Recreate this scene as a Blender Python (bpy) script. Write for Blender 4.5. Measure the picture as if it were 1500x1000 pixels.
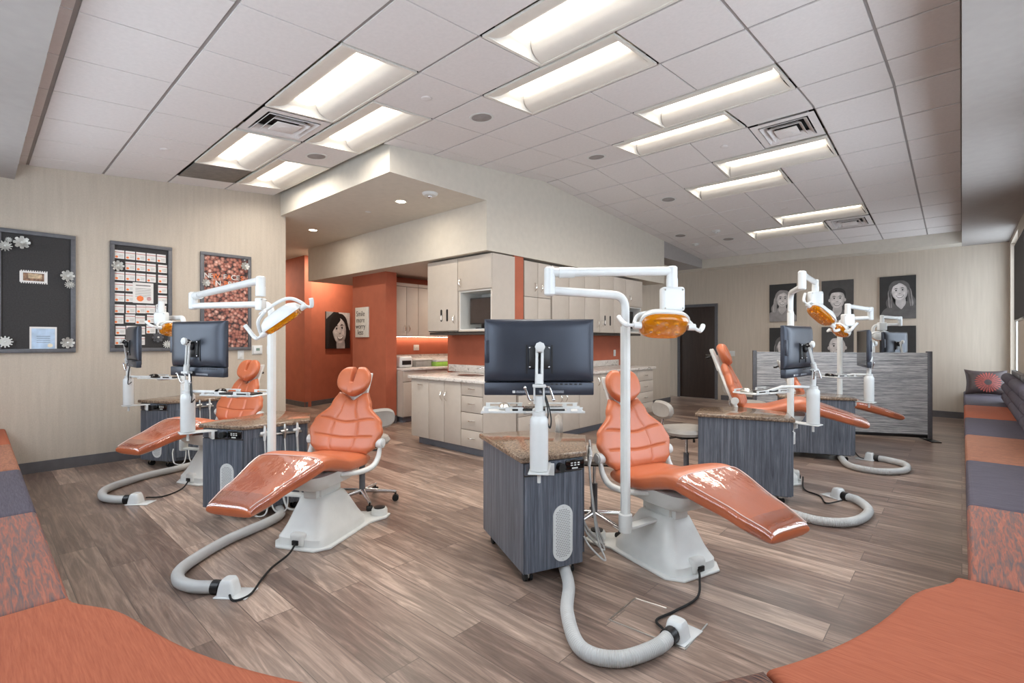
import bpy, bmesh, math, random
from math import sin, cos, pi, radians as R, sqrt, atan2
from mathutils import Vector, Matrix
random.seed(7)
for o in list(bpy.data.objects): bpy.data.objects.remove(o, do_unlink=True)
SC = bpy.context.scene
COL = SC.collection

# ---------------------------------------------------------------- camera
cd = bpy.data.cameras.new('camera'); cam = bpy.data.objects.new('camera', cd); COL.objects.link(cam)
cam.location = (0, 0, 1.32); cam.rotation_euler = (R(90), 0, R(42.388))
cd.sensor_width = 36; cd.lens = 722/1500*36; cd.shift_y = -1/1500; cd.clip_start = 0.05
SC.camera = cam
# ---------------------------------------------------------------- sky and exposure
W = bpy.data.worlds.new('sky'); SC.world = W; W.use_nodes = True
bgn = W.node_tree.nodes['Background']; bgn.inputs[0].default_value = (.78, .89, 1.0, 1); bgn.inputs[1].default_value = 4
TROFFER = 2.3      # glow of the diffusers
TROFFER_W = 10   # lamp power of each troffer
vs = SC.view_settings; vs.view_transform = 'Standard'; vs.look = 'None'; vs.gamma = 1; vs.use_curve_mapping = False
vs.exposure = 0.5

# ---------------------------------------------------------------- materials
def lin(c): return tuple(((v/255)/12.92 if v/255 <= .04045 else ((v/255+.055)/1.055)**2.4) for v in c) + (1,)
class NT:
    def __init__(s, name):
        s.m = bpy.data.materials.new(name); s.m.use_nodes = True; s.t = s.m.node_tree
        s.b = s.t.nodes['Principled BSDF']; s.out = s.t.nodes['Material Output']; s._co = None
    def n(s, typ, **kw):
        nd = s.t.nodes.new(typ)
        for k, v in kw.items():
            if k.startswith('i_'): nd.inputs[k[2:].replace('_', ' ')].default_value = v
            else: setattr(nd, k, v)
        return nd
    def l(s, a, b): s.t.links.new(a, b)
    def co(s, scale=(1, 1, 1), kind='Object', rot=(0, 0, 0)):
        tc = s.n('ShaderNodeTexCoord'); mp = s.n('ShaderNodeMapping')
        mp.inputs['Scale'].default_value = scale; mp.inputs['Rotation'].default_value = rot
        s.l(tc.outputs[kind], mp.inputs[0]); return mp.outputs[0]
    def noise(s, vec, scale=5, detail=4, rough=.5, dist=0):
        nd = s.n('ShaderNodeTexNoise'); nd.inputs['Scale'].default_value = scale; nd.inputs['Detail'].default_value = detail
        nd.inputs['Roughness'].default_value = rough; nd.inputs['Distortion'].default_value = dist
        s.l(vec, nd.inputs['Vector']); return nd.outputs['Fac']
    def ramp(s, fac, stops, interp='LINEAR'):
        nd = s.n('ShaderNodeValToRGB'); cr = nd.color_ramp; cr.interpolation = interp
        while len(cr.elements) < len(stops): cr.elements.new(.5)
        for e, (p, c) in zip(cr.elements, stops): e.position = p; e.color = lin(c)
        s.l(fac, nd.inputs[0]); return nd.outputs[0]
    def mix(s, fac, a, b, mode='MIX'):
        nd = s.n('ShaderNodeMix', data_type='RGBA', blend_type=mode)
        for sock, v in ((nd.inputs[0], fac), (nd.inputs[6], a), (nd.inputs[7], b)):
            if hasattr(v, 'is_output') or isinstance(v, bpy.types.NodeSocket): s.l(v, sock)
            else: sock.default_value = v
        return nd.outputs[2]
    def bump(s, h, strength=.2, dist=.01):
        nd = s.n('ShaderNodeBump'); nd.inputs['Strength'].default_value = strength; nd.inputs['Distance'].default_value = dist
        s.l(h, nd.inputs['Height']); s.l(nd.outputs[0], s.b.inputs['Normal'])
    def base(s, c): s.l(c, s.b.inputs['Base Color'])
def pm(name, c, rough=.5, metal=0, coat=0, var=.06, vs_=12, bump=0, spec=.5):
    """plain painted / moulded surface with a little procedural variation"""
    t = NT(name); t.b.inputs['Roughness'].default_value = rough; t.b.inputs['Metallic'].default_value = metal
    t.b.inputs['Coat Weight'].default_value = coat; t.b.inputs['Coat Roughness'].default_value = .08
    t.b.inputs['Specular IOR Level'].default_value = spec
    f = t.noise(t.co(), vs_, 3)
    d = tuple(max(0, v*(1-var)) for v in c); u = tuple(min(255, v*(1+var)) for v in c)
    t.base(t.ramp(f, [(.3, d), (.7, u)]))
    if bump: t.bump(t.noise(t.co(), 180, 3), bump, .002)
    return t.m
def wood(name, stops, scale=(9, 9, .5), rough=.4, coat=0, fine=60):
    t = NT(name); t.b.inputs['Roughness'].default_value = rough; t.b.inputs['Coat Weight'].default_value = coat
    v = t.co(scale); f = t.noise(v, 3.2, 6, .62, 1.2); f2 = t.noise(t.co(tuple(k*4 for k in scale)), 6, 3, .6)
    m = t.n('ShaderNodeMath', operation='MULTIPLY_ADD'); t.l(f2, m.inputs[0]); m.inputs[1].default_value = .35; 
    mm = t.n('ShaderNodeMath', operation='MULTIPLY'); t.l(f, mm.inputs[0]); mm.inputs[1].default_value = .75; t.l(mm.outputs[0], m.inputs[2])
    t.base(t.ramp(m.outputs[0], stops)); t.bump(m.outputs[0], .12, .002); return t.m
def stripe(name, stops, scale, rough=.85, dist=1.5, bump=.15):
    t = NT(name); t.b.inputs['Roughness'].default_value = rough; t.b.inputs['Specular IOR Level'].default_value = .25
    f = t.noise(t.co(scale), 4, 5, .6, dist); t.base(t.ramp(f, stops)); t.bump(f, bump, .002); return t.m
def emit(name, c, s):
    t = NT(name); t.b.inputs['Base Color'].default_value = lin(c); t.b.inputs['Emission Color'].default_value = lin(c)
    t.b.inputs['Emission Strength'].default_value = s; return t.m

MT = {}
def floor_mat():
    t = NT('plank_floor'); v = t.co()
    br = t.n('ShaderNodeTexBrick'); br.offset = .37; br.offset_frequency = 2; br.squash = 1
    br.inputs['Color1'].default_value = (0, 0, 0, 1); br.inputs['Color2'].default_value = (1, 1, 1, 1); br.inputs['Mortar'].default_value = (.5, .5, .5, 1)
    br.inputs['Scale'].default_value = 1; br.inputs['Mortar Size'].default_value = .0018; br.inputs['Mortar Smooth'].default_value = .1
    br.inputs['Brick Width'].default_value = 1.22; br.inputs['Row Height'].default_value = .18; br.inputs['Bias'].default_value = 0
    t.l(v, br.inputs['Vector'])
    # every plank shifts the grain
    tc = t.co((1.0, 11, 1)); add = t.n('ShaderNodeVectorMath', operation='ADD'); sc = t.n('ShaderNodeVectorMath', operation='SCALE')
    t.l(br.outputs['Color'], sc.inputs[0]); sc.inputs['Scale'].default_value = 37; t.l(tc, add.inputs[0]); t.l(sc.outputs[0], add.inputs[1])
    g = t.noise(add.outputs[0], 1.5, 6, .62, 1.6)
    g2 = t.noise(t.co((2.5, 60, 1)), 2.5, 4, .6)
    base = t.ramp(br.outputs['Color'], [(0, (128, 112, 104)), (.35, (148, 131, 121)), (.7, (166, 149, 138)), (1, (192, 175, 162))])
    gr = t.ramp(g, [(.25, (78, 66, 60)), (.48, (152, 142, 136)), (.72, (240, 232, 226))])
    c = t.mix(.66, base, gr, 'OVERLAY')
    fine = t.ramp(g2, [(.3, (178, 168, 162)), (.7, (250, 248, 246))]); c = t.mix(.5, c, fine, 'MULTIPLY')
    mort = t.mix(br.outputs['Fac'], c, lin((92, 79, 71))); t.base(mort)
    t.b.inputs['Roughness'].default_value = .3; t.b.inputs['Specular IOR Level'].default_value = .5
    t.bump(g, .08, .002); return t.m
MT['floor'] = floor_mat()
def wallpaper():
    t = NT('wallpaper'); f = t.noise(t.co((9, 9, .6)), 3, 4, .5); f2 = t.noise(t.co((90, 90, 30)), 3, 2)
    c = t.ramp(f, [(.3, (190, 178, 163)), (.7, (199, 187, 172))]); c2 = t.ramp(f2, [(.3, (240, 239, 238)), (.7, (255, 255, 255))])
    t.base(t.mix(.8, c, c2, 'MULTIPLY')); t.b.inputs['Roughness'].default_value = .75; return t.m
MT['wallpaper'] = wallpaper()
MT['drywall'] = pm('painted_drywall', (205, 198, 186), .8, var=.015, bump=.05)
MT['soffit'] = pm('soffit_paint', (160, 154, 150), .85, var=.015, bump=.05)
MT['orange_wall'] = pm('orange_wall_paint', (176, 96, 70), .7, var=.03, vs_=6, bump=.08)
MT['tile'] = pm('ceiling_tile', (220, 215, 213), .95, var=.012, vs_=40, bump=.15)
MT['grid'] = pm('ceiling_grid', (150, 144, 141), .6, var=.02)
MT['plenum'] = pm('dark_plenum', (40, 38, 38), .9)
MT['baseboard'] = pm('grey_baseboard', (92, 90, 92), .45, var=.05)
MT['white'] = pm('white_enamel', (218, 220, 219), .25, coat=.3, var=.01)
MT['whitep'] = pm('white_plastic', (212, 213, 211), .4, var=.01)
MT['cream'] = pm('pale_grey_plastic', (220, 221, 217), .35, var=.015)
MT['chrome'] = pm('chrome', (220, 220, 222), .15, 1, var=.01)
MT['steel'] = pm('brushed_steel', (190, 188, 182), .3, 1, var=.05)
MT['pull'] = pm('polished_pull', (236, 234, 228), .16, 1, var=.01)
MT['black'] = pm('black_plastic', (22, 22, 24), .4, var=.1)
MT['rubber'] = pm('black_rubber', (18, 18, 18), .7)
MT['gloss_black'] = pm('glossy_black', (14, 14, 16), .12, var=.1)
MT['lam'] = pm('beige_laminate', (190, 180, 169), .55, var=.012)
MT['lam_in'] = pm('white_cabinet_inside', (214, 214, 210), .6, var=.01)
MT['gap'] = pm('dark_gap', (70, 62, 56), .8)
MT['kick'] = pm('grey_toe_kick', (118, 122, 132), .5, var=.03)
MT['hose'] = pm('grey_hose', (186, 186, 184), .45, var=.02)
MT['fabric_grey'] = pm('grey_vinyl', (158, 152, 145), .45, var=.03)
MT['gunmetal'] = pm('dark_grey_frame', (92, 92, 96), .4, var=.06, vs_=30)
MT['felt'] = pm('charcoal_felt', (56, 54, 54), .9, var=.08, vs_=80)
MT['paper'] = pm('white_paper', (222, 218, 214), .7, var=.01)
MT['paper_blue'] = pm('pale_blue_paper', (178, 198, 220), .7, var=.08, vs_=14)
MT['dot'] = pm('orange_print', (226, 120, 62), .6)
MT['ink'] = pm('dark_ink', (70, 64, 62), .7)
MT['red'] = pm('red_print', (176, 60, 56), .6)
MT['silver'] = pm('silver_petal', (196, 194, 188), .35, .5, var=.1, vs_=30)
MT['green'] = pm('lime_plastic', (150, 196, 84), .4)
MT['lcd'] = pm('grey_green_display', (110, 130, 118), .3)
def leather():
    t = NT('orange_leather'); f = t.noise(t.co(), 3, 4); t.base(t.ramp(f, [(.3, (184, 98, 62)), (.7, (198, 112, 74))]))
    t.b.inputs['Roughness'].default_value = .36; t.b.inputs['Coat Weight'].default_value = .2; t.b.inputs['Coat Roughness'].default_value = .25
    t.bump(t.noise(t.co(), 220, 3), .12, .001); return t.m
MT['leather'] = leather()
def bonnet():
    t = NT('clear_plastic_cover'); t.t.nodes.remove(t.b)
    tr = t.n('ShaderNodeBsdfTransparent'); gl = t.n('ShaderNodeBsdfGlossy'); gl.inputs['Roughness'].default_value = .06
    tr.inputs[0].default_value = (.97, .96, .96, 1)
    mx = t.n('ShaderNodeMixShader'); fr = t.n('ShaderNodeLayerWeight'); fr.inputs[0].default_value = .22
    bp = t.n('ShaderNodeBump'); bp.inputs['Strength'].default_value = .25; bp.inputs['Distance'].default_value = .01
    t.l(t.noise(t.co((3, 8, 3)), 3, 3, .5, 1), bp.inputs['Height']); t.l(bp.outputs[0], gl.inputs['Normal']); t.l(bp.outputs[0], fr.inputs['Normal'])
    pw = t.n('ShaderNodeMath', operation='MULTIPLY_ADD'); pw.inputs[1].default_value = .75; pw.inputs[2].default_value = .05; t.l(fr.outputs['Facing'], pw.inputs[0]); t.l(pw.outputs[0], mx.inputs[0]); t.l(tr.outputs[0], mx.inputs[1]); t.l(gl.outputs[0], mx.inputs[2]); t.l(mx.outputs[0], t.out.inputs[0]); return t.m
MT['bonnet'] = bonnet()
def pane():
    t = NT('window_glass'); t.t.nodes.remove(t.b)
    tr = t.n('ShaderNodeBsdfTransparent'); gl = t.n('ShaderNodeBsdfGlossy'); gl.inputs['Roughness'].default_value = .02
    mx = t.n('ShaderNodeMixShader'); mx.inputs[0].default_value = .06
    t.l(tr.outputs[0], mx.inputs[1]); t.l(gl.outputs[0], mx.inputs[2]); t.l(mx.outputs[0], t.out.inputs[0]); return t.m
MT['glass'] = pane()
def amber():
    t = NT('amber_lens'); t.t.nodes.remove(t.b)
    tr = t.n('ShaderNodeBsdfTransparent'); tr.inputs[0].default_value = (1, .62, .04, 1); gl = t.n('ShaderNodeBsdfGlossy'); gl.inputs['Roughness'].default_value = .05
    df = t.n('ShaderNodeBsdfDiffuse'); df.inputs[0].default_value = lin((246, 168, 14)); m1 = t.n('ShaderNodeMixShader'); m1.inputs[0].default_value = .35
    fr = t.n('ShaderNodeLayerWeight'); fr.inputs[0].default_value = .25; m2 = t.n('ShaderNodeMixShader')
    t.l(tr.outputs[0], m1.inputs[1]); t.l(df.outputs[0], m1.inputs[2]); t.l(fr.outputs['Facing'], m2.inputs[0]); t.l(m1.outputs[0], m2.inputs[1]); t.l(gl.outputs[0], m2.inputs[2]); t.l(m2.outputs[0], t.out.inputs[0]); return t.m
MT['amber'] = amber()
MT['amber_in'] = pm('bulb_reflector', (235, 225, 200), .12, .9, var=.05, vs_=40)
def quartz():
    t = NT('brown_quartz'); v = t.n('ShaderNodeTexVoronoi'); v.inputs['Scale'].default_value = 120; t.l(t.co(), v.inputs['Vector'])
    f = t.noise(t.co(), 70, 4, .7)
    c = t.ramp(f, [(.35, (78, 62, 52)), (.5, (124, 104, 88)), (.66, (160, 138, 116))])
    sp = t.ramp(v.outputs['Distance'], [(.0, (235, 215, 195)), (.16, (150, 130, 110)), (.22, (0, 0, 0))])
    t.base(t.mix(.7, c, sp, 'SCREEN')); t.b.inputs['Roughness'].default_value = .1; return t.m
MT['quartz'] = quartz()
def marble():
    t = NT('marble_laminate'); f = t.noise(t.co((1.5, 1.5, 3)), 3.5, 8, .62, 2.5)
    t.base(t.ramp(f, [(.3, (150, 142, 136)), (.42, (200, 194, 188)), (.5, (226, 220, 214)), (.58, (208, 202, 196)), (.7, (228, 222, 216))]))
    t.b.inputs['Roughness'].default_value = .25; return t.m
MT['marble'] = marble()
MT['cartwood'] = wood('grey_laminate_woodgrain', [(.3, (50, 54, 61)), (.5, (80, 85, 94)), (.7, (116, 120, 129))], (18, 18, .5), .38)
MT['panelwood'] = wood('silver_striated_laminate', [(.34, (84, 88, 94)), (.5, (140, 142, 145)), (.64, (206, 206, 206))], (.6, .6, 20), .3)
MT['darkdoor'] = wood('espresso_door_veneer', [(.3, (34, 24, 20)), (.7, (58, 44, 38))], (8, 8, .5), .5)
def shell():
    t = NT('monitor_shell'); t.base(t.ramp(t.noise(t.co(), 5, 2), [(.3, (52, 56, 66)), (.7, (60, 65, 76))]))
    t.b.inputs['Roughness'].default_value = .34; t.b.inputs['Metallic'].default_value = .35; return t.m
MT['shell'] = shell()
MT['screen'] = pm('dark_screen', (12, 12, 14), .08, var=.1)
def corks():
    t = NT('copper_round_collage'); v = t.n('ShaderNodeTexVoronoi'); v.inputs['Scale'].default_value = 27; t.l(t.co(), v.inputs['Vector'])
    hs = t.n('ShaderNodeSeparateColor'); t.l(v.outputs['Color'], hs.inputs[0])
    c = t.ramp(hs.outputs[0], [(0, (158, 92, 74)), (.4, (196, 130, 110)), (.7, (220, 162, 142)), (1, (238, 198, 180))])
    e = t.ramp(v.outputs['Distance'], [(.0, (255, 255, 255)), (.5, (190, 170, 165)), (.8, (50, 34, 32))])
    t.base(t.mix(1, c, e, 'MULTIPLY')); t.b.inputs['Roughness'].default_value = .4; t.bump(v.outputs['Distance'], -.6, .01); return t.m
MT['corks'] = corks()
MT['f_orange'] = stripe('orange_upholstery', [(.3, (146, 77, 54)), (.7, (168, 95, 68))], (3, 60, 3), .7, .4)
MT['f_orange_y'] = stripe('orange_upholstery_lengthwise', [(.3, (146, 77, 54)), (.7, (168, 95, 68))], (60, 3, 3), .7, .4)
MT['f_rust_y'] = stripe('rust_slate_flame_upholstery', [(.36, (98, 88, 90)), (.48, (124, 92, 84)), (.58, (150, 94, 80)), (.7, (162, 104, 86))], (26, 2.0, 3), .85, .9)
MT['f_navy'] = stripe('slate_upholstery', [(.3, (66, 62, 72)), (.7, (92, 86, 96))], (3, 50, 3), .75, .6)
MT['f_rust'] = stripe('rust_slate_ikat_upholstery', [(.36, (98, 88, 90)), (.48, (124, 92, 84)), (.58, (150, 94, 80)), (.7, (162, 104, 86))], (2.0, 26, 3), .85, .9)
MT['f_brown'] = stripe('dark_brown_striped_upholstery', [(.38, (44, 36, 38)), (.5, (86, 66, 60)), (.62, (128, 92, 76))], (3, 70, 3), .8, 1)
MT['f_wheat'] = stripe('tan_orange_upholstery', [(.35, (128, 88, 72)), (.65, (160, 108, 84))], (3, 12, 3), .8, 2)
GREY = {}
def grey(k):
    if k not in GREY: GREY[k] = pm('photo_grey_%d' % k, (k, k*.97, k*.96), .55, var=.1, vs_=9)
    return GREY[k]
LENS = emit('lamp_diffuser', (255, 246, 232), TROFFER)
DOWN = emit('downlight_lens', (255, 240, 214), 14)
MT['reflector'] = pm('white_reflector', (224, 219, 210), .5, var=.01)

# ---------------------------------------------------------------- mesh builder
def fillet(pts, r=.03, n=6):
    P = [Vector(p) for p in pts]; out = [P[0]]
    for i in range(1, len(P)-1):
        a, b, c = P[i-1], P[i], P[i+1]; d1 = (a-b); d2 = (c-b)
        k = min(r, d1.length*.49, d2.length*.49); p = b+d1.normalized()*k; q = b+d2.normalized()*k
        for j in range(n+1):
            t = j/n; out.append(p*(1-t)**2+b*2*t*(1-t)+q*t*t)
    out.append(P[-1]); return out
def catmull(pts, n=8):
    P = [Vector(p) for p in pts]; P = [P[0]*2-P[1]]+P+[P[-1]*2-P[-2]]; out = []
    for i in range(1, len(P)-2):
        a, b, c, d = P[i-1:i+3]
        for j in range(n):
            t = j/n; out.append(.5*((2*b)+(c-a)*t+(2*a-5*b+4*c-d)*t*t+(3*b-a-3*c+d)*t**3))
    out.append(P[-2]); return out
class MB:
    def __init__(s): s.v = []; s.f = []; s.mi = []; s.sm = []; s.M = Matrix()
    def add(s, vs_, fs, mi=0, smooth=True):
        o = len(s.v); s.v += [s.M @ Vector(p) for p in vs_]
        for f in fs: s.f.append(tuple(o+i for i in f)); s.mi.append(mi); s.sm.append(smooth)
        return s
    def addbm(s, bm, mi=0, smooth=True, flags=None):
        bm.verts.ensure_lookup_table(); bm.verts.index_update()
        s.add([v.co.copy() for v in bm.verts], [[v.index for v in f.verts] for f in bm.faces], mi, smooth)
        if flags: s.sm[-len(flags):] = flags
        bm.free(); return s
    def box(s, lo, hi, mi=0, bev=0, seg=2, M=None):
        bm = bmesh.new(); bmesh.ops.create_cube(bm, size=1)
        lo, hi = Vector(lo), Vector(hi); c = (lo+hi)/2; d = hi-lo
        for v in bm.verts: v.co = Vector((c[i]+v.co[i]*abs(d[i]) for i in range(3)))
        if bev: bmesh.ops.bevel(bm, geom=bm.edges[:], offset=min(bev, min(abs(k) for k in d)*.49), segments=seg, profile=.5, affect='EDGES')
        bm.normal_update(); fl = [bool(bev) and max(abs(k) for k in f.normal) < .9995 for f in bm.faces]   # big flats stay flat
        if M is not None: bmesh.ops.transform(bm, matrix=M, verts=bm.verts)
        return s.addbm(bm, mi, bool(bev), fl)
    def prism(s, pts, z0, z1, mi=0, bev=0, seg=2, M=None, flat=False):
        bm = bmesh.new(); n = len(pts)
        A = [bm.verts.new((p[0], p[1], z0)) for p in pts]; B = [bm.verts.new((p[0], p[1], z1)) for p in pts]
        bm.faces.new(A[::-1]); bm.faces.new(B)
        for i in range(n): bm.faces.new((A[i], A[(i+1) % n], B[(i+1) % n], B[i]))
        bmesh.ops.recalc_face_normals(bm, faces=bm.faces)
        if bev: bmesh.ops.bevel(bm, geom=[e for e in bm.edges if not flat or abs(e.verts[0].co.z-e.verts[1].co.z) < 1e-6], offset=bev, segments=seg, profile=.5, affect='EDGES')
        bm.normal_update(); fl = [(bool(bev) or n > 10) and abs(f.normal.z) < .9995 for f in bm.faces]
        if M is not None: bmesh.ops.transform(bm, matrix=M, verts=bm.verts)
        return s.addbm(bm, mi, bool(bev) or n > 10, fl)
    def tube(s, pts, r, mi=0, n=12, cap=True, closed=False, sq=None):
        P = [Vector(p) for p in pts]; m = len(P); rr = r if isinstance(r, (list, tuple)) else [r]*m
        up = None; rings = []
        for i in range(m):
            if closed: t = P[(i+1) % m]-P[i-1]
            else: t = P[min(i+1, m-1)]-P[max(i-1, 0)]
            t = t.normalized() if t.length > 1e-9 else Vector((0, 0, 1))
            if up is None:
                up = Vector((0, 0, 1)) if abs(t.z) < .9 else Vector((1, 0, 0))
            up = (up-t*up.dot(t)); up = up.normalized() if up.length > 1e-6 else t.orthogonal().normalized()
            sd = t.cross(up)
            rings.append([P[i]+(up*cos(2*pi*k/n)*(sq or 1)+sd*sin(2*pi*k/n))*rr[i] for k in range(n)])
        v = [p for g in rings for p in g]; f = []
        for i in range(m if closed else m-1):
            j = (i+1) % m
            for k in range(n): f.append((i*n+k, j*n+k, j*n+(k+1) % n, i*n+(k+1) % n))
        if cap and not closed: f.append(tuple(range(n-1, -1, -1))[::-1]); f.append(tuple((m-1)*n+k for k in range(n))[::-1])
        return s.add(v, f, mi)
    def cyl(s, a, b, r, mi=0, n=20, r2=None): 
        return s.tube([a, b], [r, r if r2 is None else r2], mi, n)
    def lathe(s, prof, c=(0, 0, 0), mi=0, n=24, M=None, smooth=True):
        v = []; f = []; m = len(prof); c = Vector(c)
        for (r, z) in prof:
            for k in range(n):
                p = Vector((r*cos(2*pi*k/n), r*sin(2*pi*k/n), z)); v.append((M @ p if M is not None else p)+c)
        for i in range(m-1):
            for k in range(n): f.append((i*n+k, i*n+(k+1) % n, (i+1)*n+(k+1) % n, (i+1)*n+k))
        f.append(tuple(range(n))[::-1]); f.append(tuple((m-1)*n+k for k in range(n)))
        return s.add(v, f, mi, smooth)
    def ell(s, c, rad, mi=0, n=16, M=None):
        v = []; f = []; c = Vector(c)
        for i in range(n//2+1):
            a = pi*i/(n//2)
            for k in range(n):
                p = Vector((rad[0]*sin(a)*cos(2*pi*k/n), rad[1]*sin(a)*sin(2*pi*k/n), rad[2]*cos(a))); v.append((M @ p if M is not None else p)+c)
        for i in range(n//2):
            for k in range(n): f.append((i*n+k, i*n+(k+1) % n, (i+1)*n+(k+1) % n, (i+1)*n+k))
        return s.add(v, f, mi)
    def grid(s, fn, nu, nv, mi=0):
        v = [fn(i/nu, j/nv) for j in range(nv+1) for i in range(nu+1)]
        f = [(j*(nu+1)+i, j*(nu+1)+i+1, (j+1)*(nu+1)+i+1, (j+1)*(nu+1)+i) for j in range(nv) for i in range(nu)]
        return s.add(v, f, mi)
    def pillow(s, outline, z0, z1, r, mi=0, seg=5, M=None, r2=None):
        """outline (ccw, dense) extruded z0..z1 with rounded top and bottom rims of radius r"""
        n = len(outline); O = [Vector((p[0], p[1])) for p in outline]; N = []
        for i in range(n):
            t = (O[(i+1) % n]-O[i-1]).normalized(); N.append(Vector((t.y, -t.x)))
        r2 = r if r2 is None else r2; prof = []
        for k in range(seg+1):
            a = pi/2*k/seg; prof.append((r2*(1-sin(a)), z0+r2*(1-cos(a))))
        for k in range(seg+1):
            a = pi/2*k/seg; prof.append((r*(1-cos(a)), z1-r*(1-sin(a))))
        v = []
        for (off, z) in prof:
            for i in range(n):
                p = O[i]-N[i]*off; q = Vector((p.x, p.y, z)); v.append(M @ q if M is not None else q)
        m = len(prof); f = [(i*n+k, i*n+(k+1) % n, (i+1)*n+(k+1) % n, (i+1)*n+k) for i in range(m-1) for k in range(n)]
        f.append(tuple(range(n))[::-1]); f.append(tuple((m-1)*n+k for k in range(n)))
        return s.add(v, f, mi)
    def poly(s, pts, mi=0): return s.add(pts, [tuple(range(len(pts)))], mi, False)
    def text(s, txt, size, M, mi=0, ext=.001):
        cu = bpy.data.curves.new('t', 'FONT'); cu.body = txt; cu.size = size; cu.align_x = 'CENTER'; cu.align_y = 'CENTER'; cu.extrude = ext
        o = bpy.data.objects.new('t', cu); COL.objects.link(o); bpy.context.view_layer.update()
        me = o.to_mesh(); s.add([M @ v.co for v in me.vertices], [tuple(p.vertices) for p in me.polygons], mi, False)
        o.to_mesh_clear(); bpy.data.objects.remove(o); bpy.data.curves.remove(cu); return s
    def build(s, name, mats, parent=None, label=None, cat=None, group=None, kind=None, loc=None, rz=0, sharp=38):
        me = bpy.data.meshes.new(name); me.from_pydata([tuple(v) for v in s.v], [], s.f); 
        if not isinstance(mats, (list, tuple)): mats = [mats]
        for m in mats: me.materials.append(MT[m] if isinstance(m, str) else m)
        me.polygons.foreach_set('material_index', s.mi); me.polygons.foreach_set('use_smooth', s.sm); me.update()
        bm = bmesh.new(); bm.from_mesh(me); bmesh.ops.recalc_face_normals(bm, faces=bm.faces)
        big = [f for f in bm.faces if len(f.verts) > 4]
        if big: bmesh.ops.triangulate(bm, faces=big, ngon_method='EAR_CLIP')
        bm.to_mesh(me); bm.free()
        me.set_sharp_from_angle(angle=R(sharp))
        o = bpy.data.objects.new(name, me); COL.objects.link(o)
        if parent: o.parent = parent
        if loc is not None: o.location = loc
        o.rotation_euler.z = rz
        tag(o, label, cat, group, kind); return o
def tag(o, label=None, cat=None, group=None, kind=None):
    for k, v in (('label', label), ('category', cat), ('group', group), ('kind', kind)):
        if v: o[k] = v
    return o
def thing(name, label, cat, loc=(0, 0, 0), rz=0, group=None):
    o = bpy.data.objects.new(name, None); COL.objects.link(o); o.location = loc; o.rotation_euler.z = rz; o.empty_display_size = .1
    return tag(o, label, cat, group)
def kids(o): return [c for c in bpy.data.objects if c.parent == o]
def copy_tree(o, parent=None, km=None):
    if km is None:
        km = {}
        for c in bpy.data.objects: km.setdefault(c.parent, []).append(c)
    c = o.copy(); COL.objects.link(c); c.parent = parent
    for ch in km.get(o, []): copy_tree(ch, c, km)
    return c
def dup(o, label, loc, rz=None, rot=None):
    c = copy_tree(o); c.location = loc
    if rz is not None: c.rotation_euler.z = rz
    if rot is not None: c.rotation_euler = rot
    c['label'] = label; return c
def struct(name, mb, mats, **k): return mb.build(name, mats, kind='structure', **k)
def bx(*boxes, bev=0):
    m = MB()
    for b in boxes: m.box(b[0], b[1], b[2] if len(b) > 2 else 0, bev)
    return m
# ================================================================ THE ROOM
XL, XR, YN, YB = -6.85, .57, -.45, 11.3
def ceilz(y): return 3.025+.0925*y if y < 5.3 else 3.515-.0718*(y-5.3)
struct('floor', bx(((-12.6, YN-.15, -.1), (XR+.15, YB+.15, 0))), 'floor')
TOP = 3.75
struct('wall_left', bx(((XL-.15, YN, 0), (XL, 2.9, TOP))), 'wallpaper')
# back wall with the door opening
DX0, DX1, DH = -4.98, -4.05, 2.16
struct('wall_back', bx(((-7.5, YB, 0), (DX0, YB+.15, 3)), ((DX1, YB, 0), (XR+.15, YB+.15, 3.2)), ((DX0, YB, DH), (DX1, YB+.15, 3))), 'wallpaper')
def wall_holes(axis, at, th, a0, a1, z1, holes):
    """wall along an axis with rectangular openings (lo, hi, zlo, zhi)"""
    m = MB(); cur = a0
    def seg(u0, u1, zz0, zz1):
        if u1-u0 < 1e-4 or zz1-zz0 < 1e-4: return
        if axis == 'y': m.box((at, u0, zz0), (at+th, u1, zz1))
        else: m.box((u0, at, zz0), (u1, at+th, zz1))
    for (u0, u1, z0, zz) in sorted(holes): seg(cur, u0, 0, z1); seg(u0, u1, 0, z0); seg(u0, u1, zz, z1); cur = u1
    seg(cur, a1, 0, z1); return m
WR = [(9.72, 11.1, .5, 2.86), (.3, 2.2, .95, 2.6), (2.7, 4.6, .95, 2.6), (5.1, 7.0, .95, 2.6)]
WN = [(-6.2, -4.6, .95, 2.6), (-4.2, -2.6, .95, 2.6), (-2.2, -.6, .95, 2.6)]
struct('wall_right', wall_holes('y', XR, .15, YN-.15, YB, TOP, WR), 'wallpaper')
struct('wall_near', wall_holes('x', YN-.15, .15, XL-.15, XR, TOP, WN), 'wallpaper')
wi = 0
for axis, at, L in (('y', XR+.09, WR), ('x', YN-.09, WN)):
    for (u0, u1, z0, z1) in L:
        wi += 1; t = thing('window_%d' % wi, None, None); t['kind'] = 'structure'
        fr = MB(); gl = MB(); w = .05
        def bb(m, p0, p1, q0, q1, d=.03, mi=0):
            if axis == 'y': m.box((at-d, p0, q0), (at+d, p1, q1), mi)
            else: m.box((p0, at-d, q0), (p1, at+d, q1), mi)
        bb(fr, u0, u1, z0, z0+w); bb(fr, u0, u1, z1-w, z1); bb(fr, u0, u0+w, z0+w, z1-w); bb(fr, u1-w, u1, z0+w, z1-w); bb(fr, (u0+u1)/2-.02, (u0+u1)/2+.02, z0+w, z1-w)
        bb(gl, u0+w, u1-w, z0+w, z1-w, .004)
        fr.build('window_frame', 'whitep', t); gl.build('glass', 'glass', t)
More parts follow.
